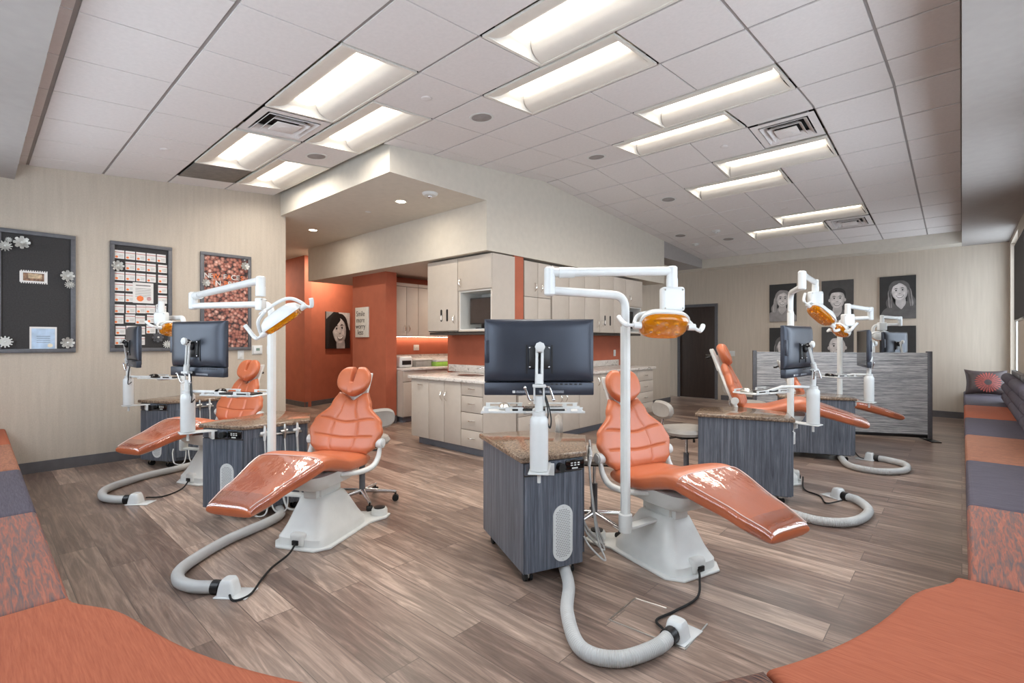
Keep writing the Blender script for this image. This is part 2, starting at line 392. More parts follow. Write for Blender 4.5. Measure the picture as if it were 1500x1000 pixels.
# hall beyond the left wall
struct('wall_hall', MB().prism([(-9.66, 4.48), (-9.9, 5.14), (-10.6, 7.07), (-10.8, 7.0), (-9.9, 4.48)], 0, 3.1), 'orange_wall')
struct('wall_hall_return', bx(((-12.5, 4.46, 0), (-9.66, 4.6, 3.1))), 'orange_wall')
struct('wall_hall_left', bx(((-12.6, YN, 0), (-12.45, 5, TOP)), ((-12.6, 2.6, 0), (XL-.15, 2.75, TOP))), 'wallpaper')
struct('wall_pillar', bx(((-7.75, 4.42, 0), (-6.74, 4.62, 2.42))), 'orange_wall')
struct('wall_nook', bx(((-7.35, 4.62, 0), (-7.2, 7.6, 2.42)), ((-7.2, 6.9, 0), (-4.8, 7.05, 2.42)), ((-10.8, 6.9, 0), (-7.35, 7.05, 3.1))), 'orange_wall')
struct('wall_divider', bx(((-5.59, 4.72, 0), (-4.27, 4.9, 2.42)), ((-4.8, 4.9, 0), (-4.65, 8.15, 2.42))), 'orange_wall')
struct('wall_end', bx(((-4.8, 8.15, 0), (-4.651, 10.15, 2.93)), ((-7.5, 10.0, 0), (-4.8, 10.15, 2.93))), 'wallpaper')
# soffits and bulkheads
struct('trim_1', bx(((-12.5, 2.83, 3.02), (-4.25, 4.2, TOP)), ((-12.5, 4.2, 3.02), (-8.95, 7.6, TOP))), 'drywall')
struct('trim_2', bx(((-8.95, 4.2, 2.42), (-4.25, 9.02, TOP))), 'drywall')
struct('trim_3', bx(((-7.5, 9.02, 2.93), (-4.25, 10.9, TOP)), ((0, .28, 2.92), (XR, 10.9, TOP)), ((XL, YN, 2.9), (XR, .28, TOP))), 'soffit')
struct('trim_7', bx(((-7.5, 10.901, 2.92), (-.001, YB, TOP))), 'drywall')
struct('trim_8', bx(((0, 10.9, 2.92), (XR, YB, TOP))), 'soffit')
# ---- tiled ceiling: every tile shows its tegular gap, troffers and diffusers take their cells
XS = [0, -.43, -1.03, -1.63, -2.23, -2.84, -3.45, -4.06, -4.67, -5.28, -5.88, -6.49, XL]
YS = [.28, .37, .95, 1.54, 2.14, 2.75, 3.38, 4.07, 4.72, 5.3, 5.37, 6.0, 6.63, 7.23, 7.88, 8.54, 9.16, 9.83, 10.45, 10.9]
lights = [(-4.06, 1.54), (-4.67, 2.14), (-5.88, 1.54), (-6.49, 2.14), (-2.23, 2.14), (-2.84, 2.75), (-2.23, 4.07), (-2.84, 4.72), (-2.23, 6.0), (-2.84, 6.63), (-2.23, 8.54), (-2.84, 9.16)]
ends = {}
vents = [(-4.67, 1.54), (-1.63, 5.37), (-1.63, 9.16)]
grille = (-6.49, 1.54)
def near(a, b): return abs(a-b) < 1e-3
def ynext(y): 
    return {4.72: 5.37}.get(y, YS[YS.index(y)+1])
skip = set()
for (x, y) in lights:
    i = XS.index(x); skip.add((i, y)); skip.add((i-1, y))
    if y == 4.72: skip.add((i, 5.3)); skip.add((i-1, 5.3))
for (x, y) in vents+[grille]: skip.add((XS.index(x), y))
tl = MB(); gb = MB()
for i in range(1, len(XS)):
    xa, xb = XS[i], XS[i-1]
    for j in range(len(YS)-1):
        ya, yb = YS[j], YS[j+1]
        if xb <= -4.25+1e-3 and ya >= 2.75-1e-3 : continue
        x0, x1, y0, y1 = xa, xb, ya, yb
        if ya >= 2.75-1e-3 and x0 < -4.25: x0 = -4.25
        if x0 < -4.25 and y1 > 2.83: continue
        if (i, ya) in skip: continue
        gy0 = .012 if ya not in (5.3,) else 0; gy1 = .012 if yb not in (5.3,) else 0
        gx = .005 if xb < -1.1 else .010
        za, zb = ceilz(y0+gy0), ceilz(y1-gy1); h = .008
        v = [(x0+gx, y0+gy0, za), (x1-gx, y0+gy0, za), (x1-gx, y1-gy1, zb), (x0+gx, y1-gy1, zb)]
        tl.add(v+[(p[0], p[1], p[2]+h) for p in v], [(3, 2, 1, 0), (0, 1, 5, 4), (1, 2, 6, 5), (2, 3, 7, 6), (3, 0, 4, 7)], 0, False)
def cstrip(x0, x1, ys, dz):
    for a, b in zip(ys[:-1], ys[1:]):
        za, zb = ceilz(a)+dz, ceilz(b)+dz
        gb.add([(x0, a, za), (x1, a, za), (x1, b, zb), (x0, b, zb)], [(3, 2, 1, 0)], 0, False)
for i in range(1, len(XS)):
    for j in range(len(YS)-1):
        if (i, YS[j]) in skip: continue
        xa = XS[i]
        if XS[i-1] <= -4.25 and YS[j] >= 2.75: continue
        cstrip(max(xa, -4.25) if YS[j] >= 2.75 else xa, XS[i-1], [YS[j], YS[j+1]], .008)
ce = struct('ceiling', tl, 'tile'); gb.build('grid', 'grid', ce)
struct('trim_4', bx(((XL-.1, YN, 3.7), (XR, YB, 3.8))), 'plenum')
# ---- recessed troffers
def slope_at(y): return math.atan(.0925) if y < 5.3 else -math.atan(.0718)
def cell(x0, x1, y0, y1):
    yc = (y0+y1)/2; return Vector(((x0+x1)/2, yc, (ceilz(y0)+ceilz(y1))/2)), slope_at(yc), (y1-y0)/cos(slope_at(yc))
def mk_troffer(w, d):
    root = thing('ceiling_light', 'x', 'ceiling light', group='recessed ceiling troffers')
    hw, hd = w/2-.012, d/2-.014; rm = .022; H = .085; lw = .1
    f = MB()   # frame: a flat ring
    for (a, b, c, e) in ((-hw, -hd, hw, -hd+rm), (-hw, hd-rm, hw, hd), (-hw, -hd+rm, -hw+rm, hd-rm), (hw-rm, -hd+rm, hw, hd-rm)): f.box((a, b, -.006), (c, e, .01))
    f.build('frame', 'reflector', root)
    r = MB(); iw, idd = hw-rm, hd-rm; ew = iw-.055
    for sg in (-1, 1):   # curved side reflectors
        def fn(u, v, sg=sg): 
            a = v*pi/2; y = lw+.0+(idd-lw)*(1-cos(a)) if False else idd-(idd-lw)*sin(a); z = H*(1-cos(a))
            k = iw-(.055*v); return (-k+2*k*u, sg*y, z)
        r.grid(fn, 1, 8)
    for sg in (-1, 1):
        r.add([(sg*iw, -idd, 0), (sg*iw, idd, 0), (sg*ew, lw, H), (sg*ew, -lw, H)], [(0, 1, 2, 3)], 0, False)
    r.box((-iw, -idd, H+.002), (iw, idd, H+.012))
    r.build('reflector', 'reflector', root)
    def fl(u, v): 
        y = -lw+2*lw*v; return (-ew+2*ew*u, y, H-.028*sin(pi*v)-.002)
    L = MB().grid(fl, 1, 10)
    for e in (-1, 1): L.add([(e*ew, -lw+2*lw*k/10, H-.028*sin(pi*k/10)-.002) for k in range(11)], [tuple(range(11))], 0, False)
    L.build('diffuser', LENS, root)
    ld = bpy.data.lights.new('troffer_lamp', 'AREA'); ld.shape = 'RECTANGLE'; ld.size = 2*ew-.02; ld.size_y = 2*lw-.015; ld.energy = TROFFER_W; ld.color = (1, .945, .87); ld.spread = R(160)
    lo = bpy.data.objects.new('lamp', ld); COL.objects.link(lo); lo.parent = root; lo.location = (0, 0, H-.034); return root
wh = ['nearest the wall of pinboards and farther from camera', 'beside the round speaker over the hall corner', 'just left of the dark ceiling panel', 'farthest toward the hallway corner']
LLAB = {0: 'next to the square air vent above the left stations', 1: 'beside the round speaker near the hall bulkhead', 2: 'between the square vent and the dark return panel',
        3: 'in the tray corner closest to the hallway wall', 4: 'cut by the top edge of the picture', 5: 'second from the top centre, beside a larger cut-off one',
        6: 'directly above the amber lamp, first of the middle pair', 7: 'lower of the middle pair beside a round speaker', 8: 'just below the middle air vent',
        9: 'lower left of the one below the middle vent', 10: 'upper of the farthest pair near the back wall', 11: 'lowest and farthest, beside the farthest air vent'}
proto = None
for k, (x, y) in enumerate(lights):
    c, sl, d = cell(x, XS[XS.index(x)-2], y, ynext(y))
    if proto is None: proto = mk_troffer(1.205, .6); root = proto
    else: root = copy_tree(proto)
    root.location = c; root.rotation_euler = (sl, 0, 0); root.scale = ((XS[XS.index(x)-2]-x)/1.205, d/.6, 1)
    root['label'] = 'recessed white fluorescent ceiling light '+LLAB[k]
def mk_vent(w):
    root = thing('air_vent', 'x', 'air vent', group='square ceiling air vents'); h = w/2-.012
    b = MB(); b.box((-h, -h, .07), (h, h, .08)); b.build('backing', 'plenum', root)
    f = MB()
    for (o_, i_, z) in ((h, h*.78, 0), ):
        for q in range(4):
            a = q*pi/2; M = Matrix.Rotation(a, 4, 'Z'); f.add([M @ Vector(p) for p in ((-o_, -o_, 0), (o_, -o_, 0), (i_, -i_, .0), (-i_, -i_, .0), (i_, -i_, .06), (-i_, -i_, .06))], [(0, 1, 2, 3), (3, 2, 4, 5)], 0, False)
    f.build('frame', 'tile', root)
    for (o_, i_, zo, zi) in ((h*.74, h*.58, -.012, .03), (h*.54, h*.4, -.02, .02)):
        c = MB()
        for q in range(4):
            M = Matrix.Rotation(q*pi/2, 4, 'Z'); c.add([M @ Vector(p) for p in ((-o_, -o_, zo), (o_, -o_, zo), (i_, -i_, zi), (-i_, -i_, zi), (-o_, -o_, zo+.006), (o_, -o_, zo+.006), (i_, -i_, zi+.006), (-i_, -i_, zi+.006))], [(0, 1, 2, 3), (4, 7, 6, 5), (0, 4, 5, 1), (3, 2, 6, 7)], 0, False)
        c.build('louvre', 'tile', root)
    c = MB(); c.box((-h*.36, -h*.36, -.024), (h*.36, h*.36, -.012), 0, .004); c.lathe([(.05, -.028), (.055, -.024), (.06, -.02)]); c.build('centre_plate', 'tile', root)
    return root
VL = ['square louvred ceiling air vent between the two left troffers', 'square louvred ceiling air vent above the middle of the room', 'square louvred ceiling air vent nearest the back wall']
vp = None
for k, (x, y) in enumerate(vents):
    c, sl, d = cell(x, XS[XS.index(x)-1], y, ynext(y))
    vp0 = vp or mk_vent(.6); r_ = vp0 if vp is None else copy_tree(vp); vp = vp0
    r_.location = c; r_.rotation_euler = (sl, 0, 0); r_['label'] = VL[k]
c, sl, d = cell(grille[0], XS[XS.index(grille[0])-1], *(grille[1], ynext(grille[1])))
m = MB(); m.box((-.29, -.28, -.004), (.29, .28, .01), 0, .003)
o = m.build('return_grille', pm('grey_return_panel', (120, 114, 108), .8), label='plain darker grey return panel in the ceiling left of a troffer', cat='ceiling panel'); o.location = c; o.rotation_euler = (sl, 0, 0)  # plain panel in one even darker grey
# ---- speakers, sprinkler caps, detectors
def ceil_item(name, kind, x, y, label, cat, group):
    m = MB(); c = Vector((x, y, ceilz(y))); root = thing(name, label, cat, group=group)
    if kind == 'speaker':
        MB().lathe([(.088, -.002), (.108, -.004), (.115, .002), (.112, .006)]).build('rim', 'whitep', root)
        MB().lathe([(.02, -.008), (.07, -.007), (.09, -.003)]).build('speaker_cloth', pm('grey_speaker_mesh', (150, 145, 143), .8), root)
    elif kind == 'cap':
        MB().lathe([(.035, -.008), (.042, -.004), (.044, .003)]).build('cover', 'tile', root)
    else:
        MB().lathe([(.05, -.028), (.066, -.02), (.07, .003)]).build('base', 'whitep', root)
        MB().lathe([(.016, -.05), (.024, -.046), (.03, -.026)]).build('sensor', 'whitep', root)
    root.location = c; root.rotation_euler = (slope_at(y), 0, 0)
for (x, y, l) in ((-3.16, 3.06, 'above the cabinet bulkhead corner'), (-4.99, 2.43, 'among the left troffers'), (-3.18, 4.96, 'nearest the middle troffers'), (-3.19, 6.91, 'third along the cabinet wall'), (-3.21, 9.49, 'nearest the far corner'), (-3.84, 8.82, 'near the far smoke detectors')):
    ceil_item('ceiling_speaker', 'speaker', x, y, 'round grey ceiling speaker '+l, 'speaker', 'round ceiling speakers')
for (x, y, l) in ((-3.15, 2.44, 'beside the cut-off troffers'), (-5.6, 1.24, 'over the pinboards'), (-1.96, 5.66, 'left of the middle air vent'), (-1.97, 8.21, 'beyond the middle troffers')):
    ceil_item('sprinkler_cap', 'cap', x, y, 'small flat round sprinkler cover '+l, 'sprinkler', 'sprinkler covers')
ceil_item('smoke_detector', 'detector', -3.84, 9.52, 'white round smoke detector nearest the far bulkhead corner', 'smoke detector', 'far detectors')
ceil_item('smoke_detector', 'detector', -3.2, 8.85, 'smaller white smoke detector between two far ceiling speakers', 'smoke detector', 'far detectors')
def downlamp(root, p, c=(1, .9, .76)):
    ld = bpy.data.lights.new('downlight_lamp', 'AREA'); ld.shape = 'DISK'; ld.size = .1; ld.energy = p; ld.color = c
    lo = bpy.data.objects.new('lamp', ld); COL.objects.link(lo); lo.parent = root; lo.location = (0, 0, -.012); return lo
for (x, y, z, l) in ((-9.3, 4.95, 3.02, 'behind the hall bulkhead'), (-11.2, 3.6, 3.02, 'deepest in the hallway'), (-5.9, 5.8, 2.42, 'above the nook cabinets')):  # unseen lamps added to brighten the hall and the nook
    root = thing('downlight', 'added unseen fill downlight '+l, 'ceiling light', (x, y, z), 0, 'added fill downlights')
    MB().lathe([(.055, .002), (.07, -.006), (.078, 0), (.078, .004)]).build('trim_ring', 'whitep', root)
    MB().lathe([(.03, -.005), (.054, -.003)]).build('lens', DOWN, root); downlamp(root, 28 if z > 3 else 18)
for (x, l) in ((-5.06, 'nearer the smoke detector'), (-7.36, 'nearer the hallway')):
    root = thing('downlight', 'round glowing downlight in the hall soffit '+l, 'ceiling light', (x, 3.53, 3.02), 0, 'hall soffit downlights')
    MB().lathe([(.055, .002), (.07, -.006), (.078, 0), (.078, .004)]).build('trim_ring', 'whitep', root)
    MB().lathe([(.03, -.005), (.054, -.003)]).build('lens', DOWN, root); downlamp(root, 7)
root = thing('hall_detector', 'white ceiling detector with small dome on the hall soffit', 'smoke detector', (-4.53, 3.56, 3.02))
MB().lathe([(.07, -.03), (.085, -.018), (.09, 0)]).build('base', 'whitep', root); MB().ell((0, 0, -.035), (.03, .03, .025)).build('dome', 'chrome', root)
root = thing('sprinkler_cap', 'small flat sprinkler cover in the hall soffit between the downlights', 'sprinkler', (-5.78, 3.52, 3.02)); MB().lathe([(.035, -.006), (.042, 0)]).build('cover', 'whitep', root)
# ---- baseboards
struct('baseboard_left', bx(((XL, YN, 0), (XL+.014, 2.9, .11)), ((XL-.15, 2.9, 0), (XL+.014, 2.914, .11))), 'baseboard')
struct('baseboard_back', bx(((DX1+.07, YB-.014, 0), (XR, YB, .11)), ((-4.636, 8.2, 0), (-4.65, 10.15, .11))), 'baseboard')
struct('baseboard_right', bx(((XR-.014, YN, 0), (XR, YB, .11))), 'baseboard')
struct('baseboard_hall', MB().prism([(-9.65, 4.47), (-9.64, 4.48), (-10.59, 7.07), (-10.6, 7.05), (-9.9, 5.14)], 0, .1).box((-12.4, 4.446, 0), (-9.65, 4.46, .1)), 'baseboard')
struct('baseboard_pillar', bx(((-7.75, 4.406, 0), (-6.726, 4.42, .12)), ((-6.74, 4.42, 0), (-6.726, 4.62, .12))), 'baseboard')
# ---- door in the back wall
d = thing('door_1', None, None); d['kind'] = 'structure'
MB().box((DX0+.06, YB-.01, .01), (DX1-.06, YB+.04, DH-.06), 0, .003).build('door_leaf', 'darkdoor', d)
m = MB(); m.box((DX0, YB-.03, 0), (DX0+.06, YB+.06, DH)); m.box((DX1-.06, YB-.03, 0), (DX1, YB+.06, DH)); m.box((DX0+.06, YB-.03, DH-.06), (DX1-.06, YB+.06, DH)); m.build('door_frame', 'gunmetal', d)
m = MB(); m.cyl((DX1-.13, YB-.01, 1.0), (DX1-.13, YB-.06, 1.0), .012); m.cyl((DX1-.13, YB-.055, 1.0), (DX1-.25, YB-.055, 1.0), .01); m.lathe([(.028, 0), (.026, .008)], (DX1-.13, YB-.01, 1.0), 0, 20, Matrix.Rotation(R(90), 4, 'X')); m.build('door_handle', 'steel', d)
MB().box((DX0+.06, YB-.03, 0), (DX1-.06, YB+.04, .012)).build('threshold', 'steel', d)
# doorway on the hall side
# ---- switches and thermostat (n = outward normal axis)
def plate(name, label, cat, loc, rz, w=.075, h=.115, kind='rocker', group=None):
    t = thing(name, label, cat, loc, rz, group)
    MB().box((-w/2, -.006, -h/2), (w/2, 0, h/2), 0, .003).build('cover_plate', 'whitep', t)
    if kind == 'rocker': MB().box((-.016, -.011, -.032), (.016, -.005, .032), 0, .002).build('rocker', 'white', t)
    if kind == 'double':
        for s in (-.022, .022): MB().box((s-.015, -.011, -.032), (s+.015, -.005, .032), 0, .002).build('rocker', 'white', t)
    if kind == 'outlet':
        for s in (-.02, .02): MB().box((s-.014, -.009, -.014), (s+.014, -.005, .014), 0, .003).build('socket', 'cream', t)
    if kind == 'thermo':
        MB().box((-w/2+.01, -.02, -h/2+.01), (w/2-.01, -.006, h/2-.01), 0, .005).build('housing', 'white', t)
        MB().box((-.02, -.022, -.01), (.025, -.019, .025), 0).build('display', 'lcd', t)
    return t
plate('light_switch', 'white rocker switch plate below the copper collage board', 'switch', (XL, 2.33, 1.14), R(90))
plate('thermostat', 'white wall thermostat with grey display beside the collage board', 'thermostat', (XL, 2.53, 1.2), R(90), .13, .12, 'thermo')
plate('light_switch', 'blank white wall plate half behind the lamp pole', 'switch', (XL, 2.68, 1.2), R(90), .06, .11)
plate('light_switch', 'white double switch plate on the back wall beside the dark door', 'switch', (-3.74, YB, 1.04), 0, .12, .115, 'double')
plate('light_switch', 'white rocker switch on the orange backsplash behind the lamp pole', 'switch', (-4.65, 7.85, 1.1), R(90))
plate('light_switch', 'small steel switch plate at the hallway wall beside the pillar', 'switch', (-10.32, 6.33, 1.36), R(110), .07, .115)
# ================================================================ CABINETRY
def handle(p, vert, parent, L=.115, s=1):
    """arched steel pull in local cabinet coordinates (front faces -y)"""
    x, y, z = p; pts = []
    for k in range(9):
        t = -1+k/4; off = .004+.03*(1-t*t)
        pts.append((x, y-off, z+t*L/2) if vert else (x+t*L/2, y-off, z))
    m = MB(); m.tube(pts, [.0055]+[.007]*7+[.0055], 0, 8); return m.build('handle', 'pull', parent)
def cabinet(name, label, loc, rz, w, h, d, fronts, group=None, z0=0, holes=(), kick=0, mat='lam', back=None):
    """fronts: (x0,x1,z0,z1,type,handlespec) ; type door/drawer/open/panel"""
    t = thing(name, label, 'cabinet', loc, rz, group)
    b = MB()
    opens = [f for f in fronts if f[4] == 'open']
    if opens:
        f = opens[0]
        for (lo, hi) in (((0, 0, kick), (f[0], d, h)), ((f[1], 0, kick), (w, d, h)), ((f[0], 0, kick), (f[1], d, f[2])), ((f[0], 0, f[3]), (f[1], d, h)), ((f[0], d-.02, f[2]), (f[1], d, f[3]))):
            if hi[0]-lo[0] > .001 and hi[2]-lo[2] > .001: b.box(lo, hi, 0)
    else: b.box((0, 0, kick), (w, d, h), 0)
    b.build('body', mat, t)
    if not opens: MB().box((.004, -.0012, kick+.004), (w-.004, -.0002, h-.004)).build('gap_shade', 'gap', t)  # dark sheet behind the fronts, colours in the shade of their gaps
    for f in fronts:
        x0, x1, a, c, ty, hs = f
        if ty == 'open':
            m = MB(); g = .012
            m.box((x0, .002, a), (x0+g, d-.02, c)); m.box((x1-g, .002, a), (x1, d-.02, c)); m.box((x0+g, .002, a), (x1-g, d-.02, a+g)); m.box((x0+g, .002, c-g), (x1-g, d-.02, c)); m.box((x0+g, d-.03, a+g), (x1-g, d-.021, c-g))
            m.build('lining', 'lam_in', t); continue
        g = .0035; m = MB()
        oh = [q for q in holes if x0 < q[0] < x1] if ty == 'door' else []
        m.box((x0+g, -.02, a+g), (x1-g, -.0015, c-g), 0, .0015)
        dr = m.build({'door': 'door', 'drawer': 'drawer', 'panel': 'panel'}[ty], mat, t)
        for q in oh:
            mm = MB(); ov = [(q[0]+.02*cos(v)*1.0, q[1]+(.062 if sin(v) > 0 else -.062)+.02*sin(v)) for v in [2*pi*k/20 for k in range(20)]]
            mm.add([(p[0], -.0215, p[1]) for p in ov]+[(p[0], -.014, p[1]) for p in ov], [tuple(range(20))]+[(k, (k+1) % 20, 20+(k+1) % 20, 20+k) for k in range(20)], 0, False)
            mm.build('glove_slot', 'black', dr)
            if q[2]:
                mq = MB(); mq.ell((q[0], -.024, q[1]-.03), (.016, .004, .035)); mq.build('tissue', 'paper', dr)
        if hs: handle((hs[0], -.02, hs[1]), hs[2], dr)
    if kick: MB().box((.05 if back != 'k' else 0, .07, 0), (w, d, kick)).build('toe_kick', 'kick', t)
    return t
CH, TH = .84, .035
# island side facing -Y (front plane y=3.85)
GI = 'sink side base cabinets'
cabinet('base_cabinet', 'narrow beige pull-out cabinet at the free end of the sink counter', (-5.26, 3.85, 0), 0, .36, CH, .55, [(0, .36, .1, .84, 'door', (.2, .77, False))], GI, kick=.1)
cabinet('base_cabinet', 'beige two-door cabinet below the sink', (-4.9, 3.85, 0), 0, .6, CH, .55, [(0, .3, .1, .84, 'door', (.26, .66, True)), (.3, .6, .1, .84, 'door', (.34, .66, True))], GI, kick=.1, back='k')
dz = [.1, .3, .5, .69, .84]
cabinet('base_cabinet', 'beige four-drawer cabinet beside the sink doors', (-4.3, 3.85, 0), 0, .35, CH, .55, [(0, .35, dz[i], dz[i+1], 'drawer', (.18, (dz[i]+dz[i+1])/2+.01, False)) for i in range(4)], GI, kick=.1, back='k')
# side facing +X (front plane x=-3.95): local x runs along +Y
yy = [3.85, 4.6, 5.43, 6.1, 6.78]
cabinet('base_cabinet', 'beige cabinet of wide drawers behind the large front monitor', (-3.95, 4.42, 0), R(90), .5, CH, .29, [(0, .5, .1, .4, 'drawer', (.25, .3, False)), (0, .5, .4, .66, 'drawer', (.25, .55, False)), (0, .5, .66, .84, 'drawer', (.25, .76, False))], 'long base cabinets', kick=.1)
cabinet('base_cabinet', 'beige cabinet with a slim drawer over two doors behind the cart', (-3.95, 4.92, 0), R(90), .78, CH, .62, [(0, .39, .1, .66, 'door', (.33, .56, True)), (.39, .78, .1, .66, 'door', (.45, .56, True)), (0, .78, .66, .84, 'drawer', (.39, .76, False))], 'long base cabinets', kick=.1, back='k')
cabinet('base_cabinet', 'beige two-door cabinet just left of the front chair headrest', (-3.95, 5.7, 0), R(90), 1.07, CH, .62, [(0, .53, .1, .84, 'door', (.47, .72, True)), (.53, 1.07, .1, .84, 'door', (.59, .72, True))], 'long base cabinets', kick=.1, back='k')
dz2 = [.1, .28, .46, .65, .84]
cabinet('base_cabinet', 'beige cabinet with two columns of small drawers at the far counter end', (-3.95, 6.77, 0), R(90), 1.15, CH, .62, [(c0, c0+.57, dz2[i], dz2[i+1], 'drawer', (c0+.29, (dz2[i]+dz2[i+1])/2, False)) for c0 in (0, .575) for i in range(4)], 'long base cabinets', kick=.1, back='k')
# marble worktop, L shape with sink cut
m = MB()
m.prism([(-5.3, 3.8), (-3.9, 3.8), (-3.9, 7.97), (-4.64, 7.97), (-4.64, 4.905), (-4.265, 4.905), (-4.265, 4.715), (-5.3, 4.715)], CH+.001, CH+TH+.003, 0, .004)
wt = m.build('worktop', 'marble', label='marble patterned worktop wrapping the cabinet corner with a sink', cat='worktop')
MB().box((-5.55, 4.7, CH+TH+.004), (-4.28, 4.717, .98), 0, .002).build('backsplash', 'marble', wt); MB().box((-4.647, 4.95, CH+TH+.004), (-4.63, 7.97, .98), 0, .002).build('backsplash', 'marble', wt)
m = MB(); ov = lambda rx, ry, z: [(-4.62+rx*cos(k*pi/14), 4.28+ry*sin(k*pi/14), z) for k in range(28)]
a_, b_, c_ = ov(.2, .15, .883), ov(.185, .135, .886), ov(.16, .11, .8805)
m.add(a_+b_+c_, [(k, (k+1) % 28, 28+(k+1) % 28, 28+k) for k in range(28)]+[(28+k, 28+(k+1) % 28, 56+(k+1) % 28, 56+k) for k in range(28)]+[tuple(range(56, 84))], 0, True); m.build('sink_basin', 'steel', wt)
m = MB(); m.lathe([(.028, .88), (.026, .9), (.018, .91), (.017, 1.02), (.02, 1.03), (.02, 1.06), (.012, 1.07)], (-4.45, 4.55, 0)); m.tube(fillet([(-4.45, 4.55, .98), (-4.52, 4.45, .985), (-4.57, 4.38, .96)], .03), .011); m.cyl((-4.45, 4.55, 1.05), (-4.4, 4.5, 1.1), .007)
m.build('faucet', 'chrome', label='chrome single lever faucet beside the sink', cat='faucet')
t = thing('soap_bottle', 'orange soap bottle beside the faucet', 'bottle', (-4.3, 4.55, CH+TH+.004))
MB().lathe([(.03, 0), (.032, .02), (.032, .11), (.015, .14), (.013, .15)]).build('bottle', pm('orange_soap', (224, 92, 40), .3), t); m = MB(); m.lathe([(.014, .15), (.014, .17), (.005, .172), (.005, .19)]); m.box((-.03, -.006, .19), (.01, .006, .2), 0, .002); m.build('pump', 'whitep', t)
# wall cabinets facing -Y (front y=4.3)
cabinet('upper_cabinet', 'beige wall cabinet with two black glove slots in its door', (-5.5, 4.3, 1.44), 0, .63, .96, .41, [(0, .63, .01, .96, 'door', (.57, .16, True))], 'wall cabinets above the sink', holes=((.3, .22, 1), (.42, .22, 0)))
t = cabinet('upper_cabinet', 'beige wall cabinet with an open niche holding a small television', (-4.87, 4.3, 1.44), 0, .62, .96, .41, [(.0, .62, .53, .96, 'door', (.06, .63, True)), (.02, .6, .02, .52, 'open', None)], 'wall cabinets above the sink')
struct('trim_5', bx(((-5.5, 4.32, 1.4), (-4.25, 4.72, 1.435))), 'gap')
t = thing('television', 'small flat television in the open niche above the counter', 'television', (-4.52, 4.4, 1.475))
MB().box((-.24, 0, .06), (.24, .03, .4), 0, .006).build('bezel', 'black', t); MB().box((-.225, -.003, .075), (.225, .002, .385)).build('screen', pm('dull_brown_screen', (60, 52, 48), .25), t)
m = MB(); m.box((-.03, .0, .01), (.03, .03, .07), 0, .004); m.lathe([(.11, 0), (.11, .008), (.1, .012)], (0, .02, 0)); m.build('foot', 'gloss_black', t)
# wall cabinets facing +X (front x=-4.3)
def wc(y0, y1, label, fronts, holes=()): return cabinet('upper_cabinet', label, (-4.3, y0, 1.45), R(90), y1-y0, .94, .34, fronts, 'wall cabinets of the long side', holes=holes)
wc(4.93, 5.5, 'beige wall cabinet with four small doors beside the orange wall strip', [(0, .285, .46, .94, 'door', (.22, .6, True)), (.285, .57, .46, .94, 'door', (.35, .6, True)), (0, .285, 0, .46, 'door', None), (.285, .57, 0, .46, 'door', None)])
wc(5.53, 6.35, 'beige two-door wall cabinet next to the four-door one', [(0, .41, 0, .94, 'door', (.36, .14, True)), (.41, .82, 0, .94, 'door', (.46, .14, True))])
wc(6.35, 7.6, 'beige wall cabinet with glove slots behind the lamp pole', [(0, .42, 0, .94, 'door', (.36, .14, True)), (.42, .85, 0, .94, 'door', (.48, .14, True)), (.85, 1.25, 0, .94, 'door', None)], holes=((.58, .2, 1), (.74, .2, 0)))
wc(7.6, 8.2, 'beige wall cabinet with a television niche at the far end', [(0, .6, .47, .94, 'door', (.12, .6, True)), (.02, .58, .02, .46, 'open', None)])
struct('trim_6', bx(((-4.65, 4.93, 1.41), (-4.32, 8.2, 1.445))), 'gap')
t = thing('television', 'small black television in the far cabinet niche behind the lamp', 'television', (-4.42, 7.9, 1.485), R(90))
MB().box((-.22, 0, .05), (.22, .03, .36), 0, .006).build('bezel', 'black', t); MB().box((-.205, -.003, .065), (.205, .002, .345)).build('screen', 'screen', t); MB().box((-.08, -.02, 0), (.08, .06, .01), 0, .003).box((-.02, .01, .008), (.02, .025, .06)).build('foot', 'gloss_black', t)
# nook cabinets facing +X
for k, (y0, y1) in enumerate(((4.64, 5.1), (5.1, 5.9), (5.9, 6.7))):
    w = y1-y0
    cabinet('base_cabinet', ('narrow', 'middle', 'farthest')[k]+' beige base cabinet in the nook behind the orange pillar', (-6.6, y0, 0), R(90), w, CH, .58, [(0, w, .66, .84, 'drawer', (w/2, .76, False))]+([(0, w, .1, .66, 'door', None)] if k == 0 else [(0, w/2, .1, .66, 'door', (w/2-.05, .56, True)), (w/2, w, .1, .66, 'door', (w/2+.05, .56, True))]), 'nook base cabinets', kick=.1)
MB().box((-7.19, 4.64, CH+.001), (-6.56, 6.7, CH+TH), 0, .004).box((-7.19, 4.64, CH+TH), (-7.17, 6.7, 1.08)).build('worktop', 'marble', label='marble patterned worktop in the nook behind the orange pillar', cat='worktop')
for k, (y0, y1) in enumerate(((4.64, 5.12), (5.12, 5.8), (5.8, 6.5))):
    w = y1-y0
    cabinet('upper_cabinet', ('narrow two-door', 'middle', 'farthest')[k]+' beige wall cabinet in the lit nook', (-6.85, y0, 1.4), R(90), w, .88, .34, [(0, w/2, 0, .82, 'door', (w/2-.04, .12, True)), (w/2, w, 0, .82, 'door', (w/2+.04, .12, True)), (0, w, .82, .88, 'panel', None)], 'nook wall cabinets')
t = thing('under_cabinet_light', 'slim lit strip under the nook wall cabinets', 'light', (-7.15, 5.5, 1.39)); MB().box((-.02, -.8, 0), (.02, .8, .008)).build('housing', 'whitep', t); MB().box((-.012, -.78, -.004), (.012, .78, 0)).build('diffuser', emit('warm_strip', (255, 226, 200), 18), t)
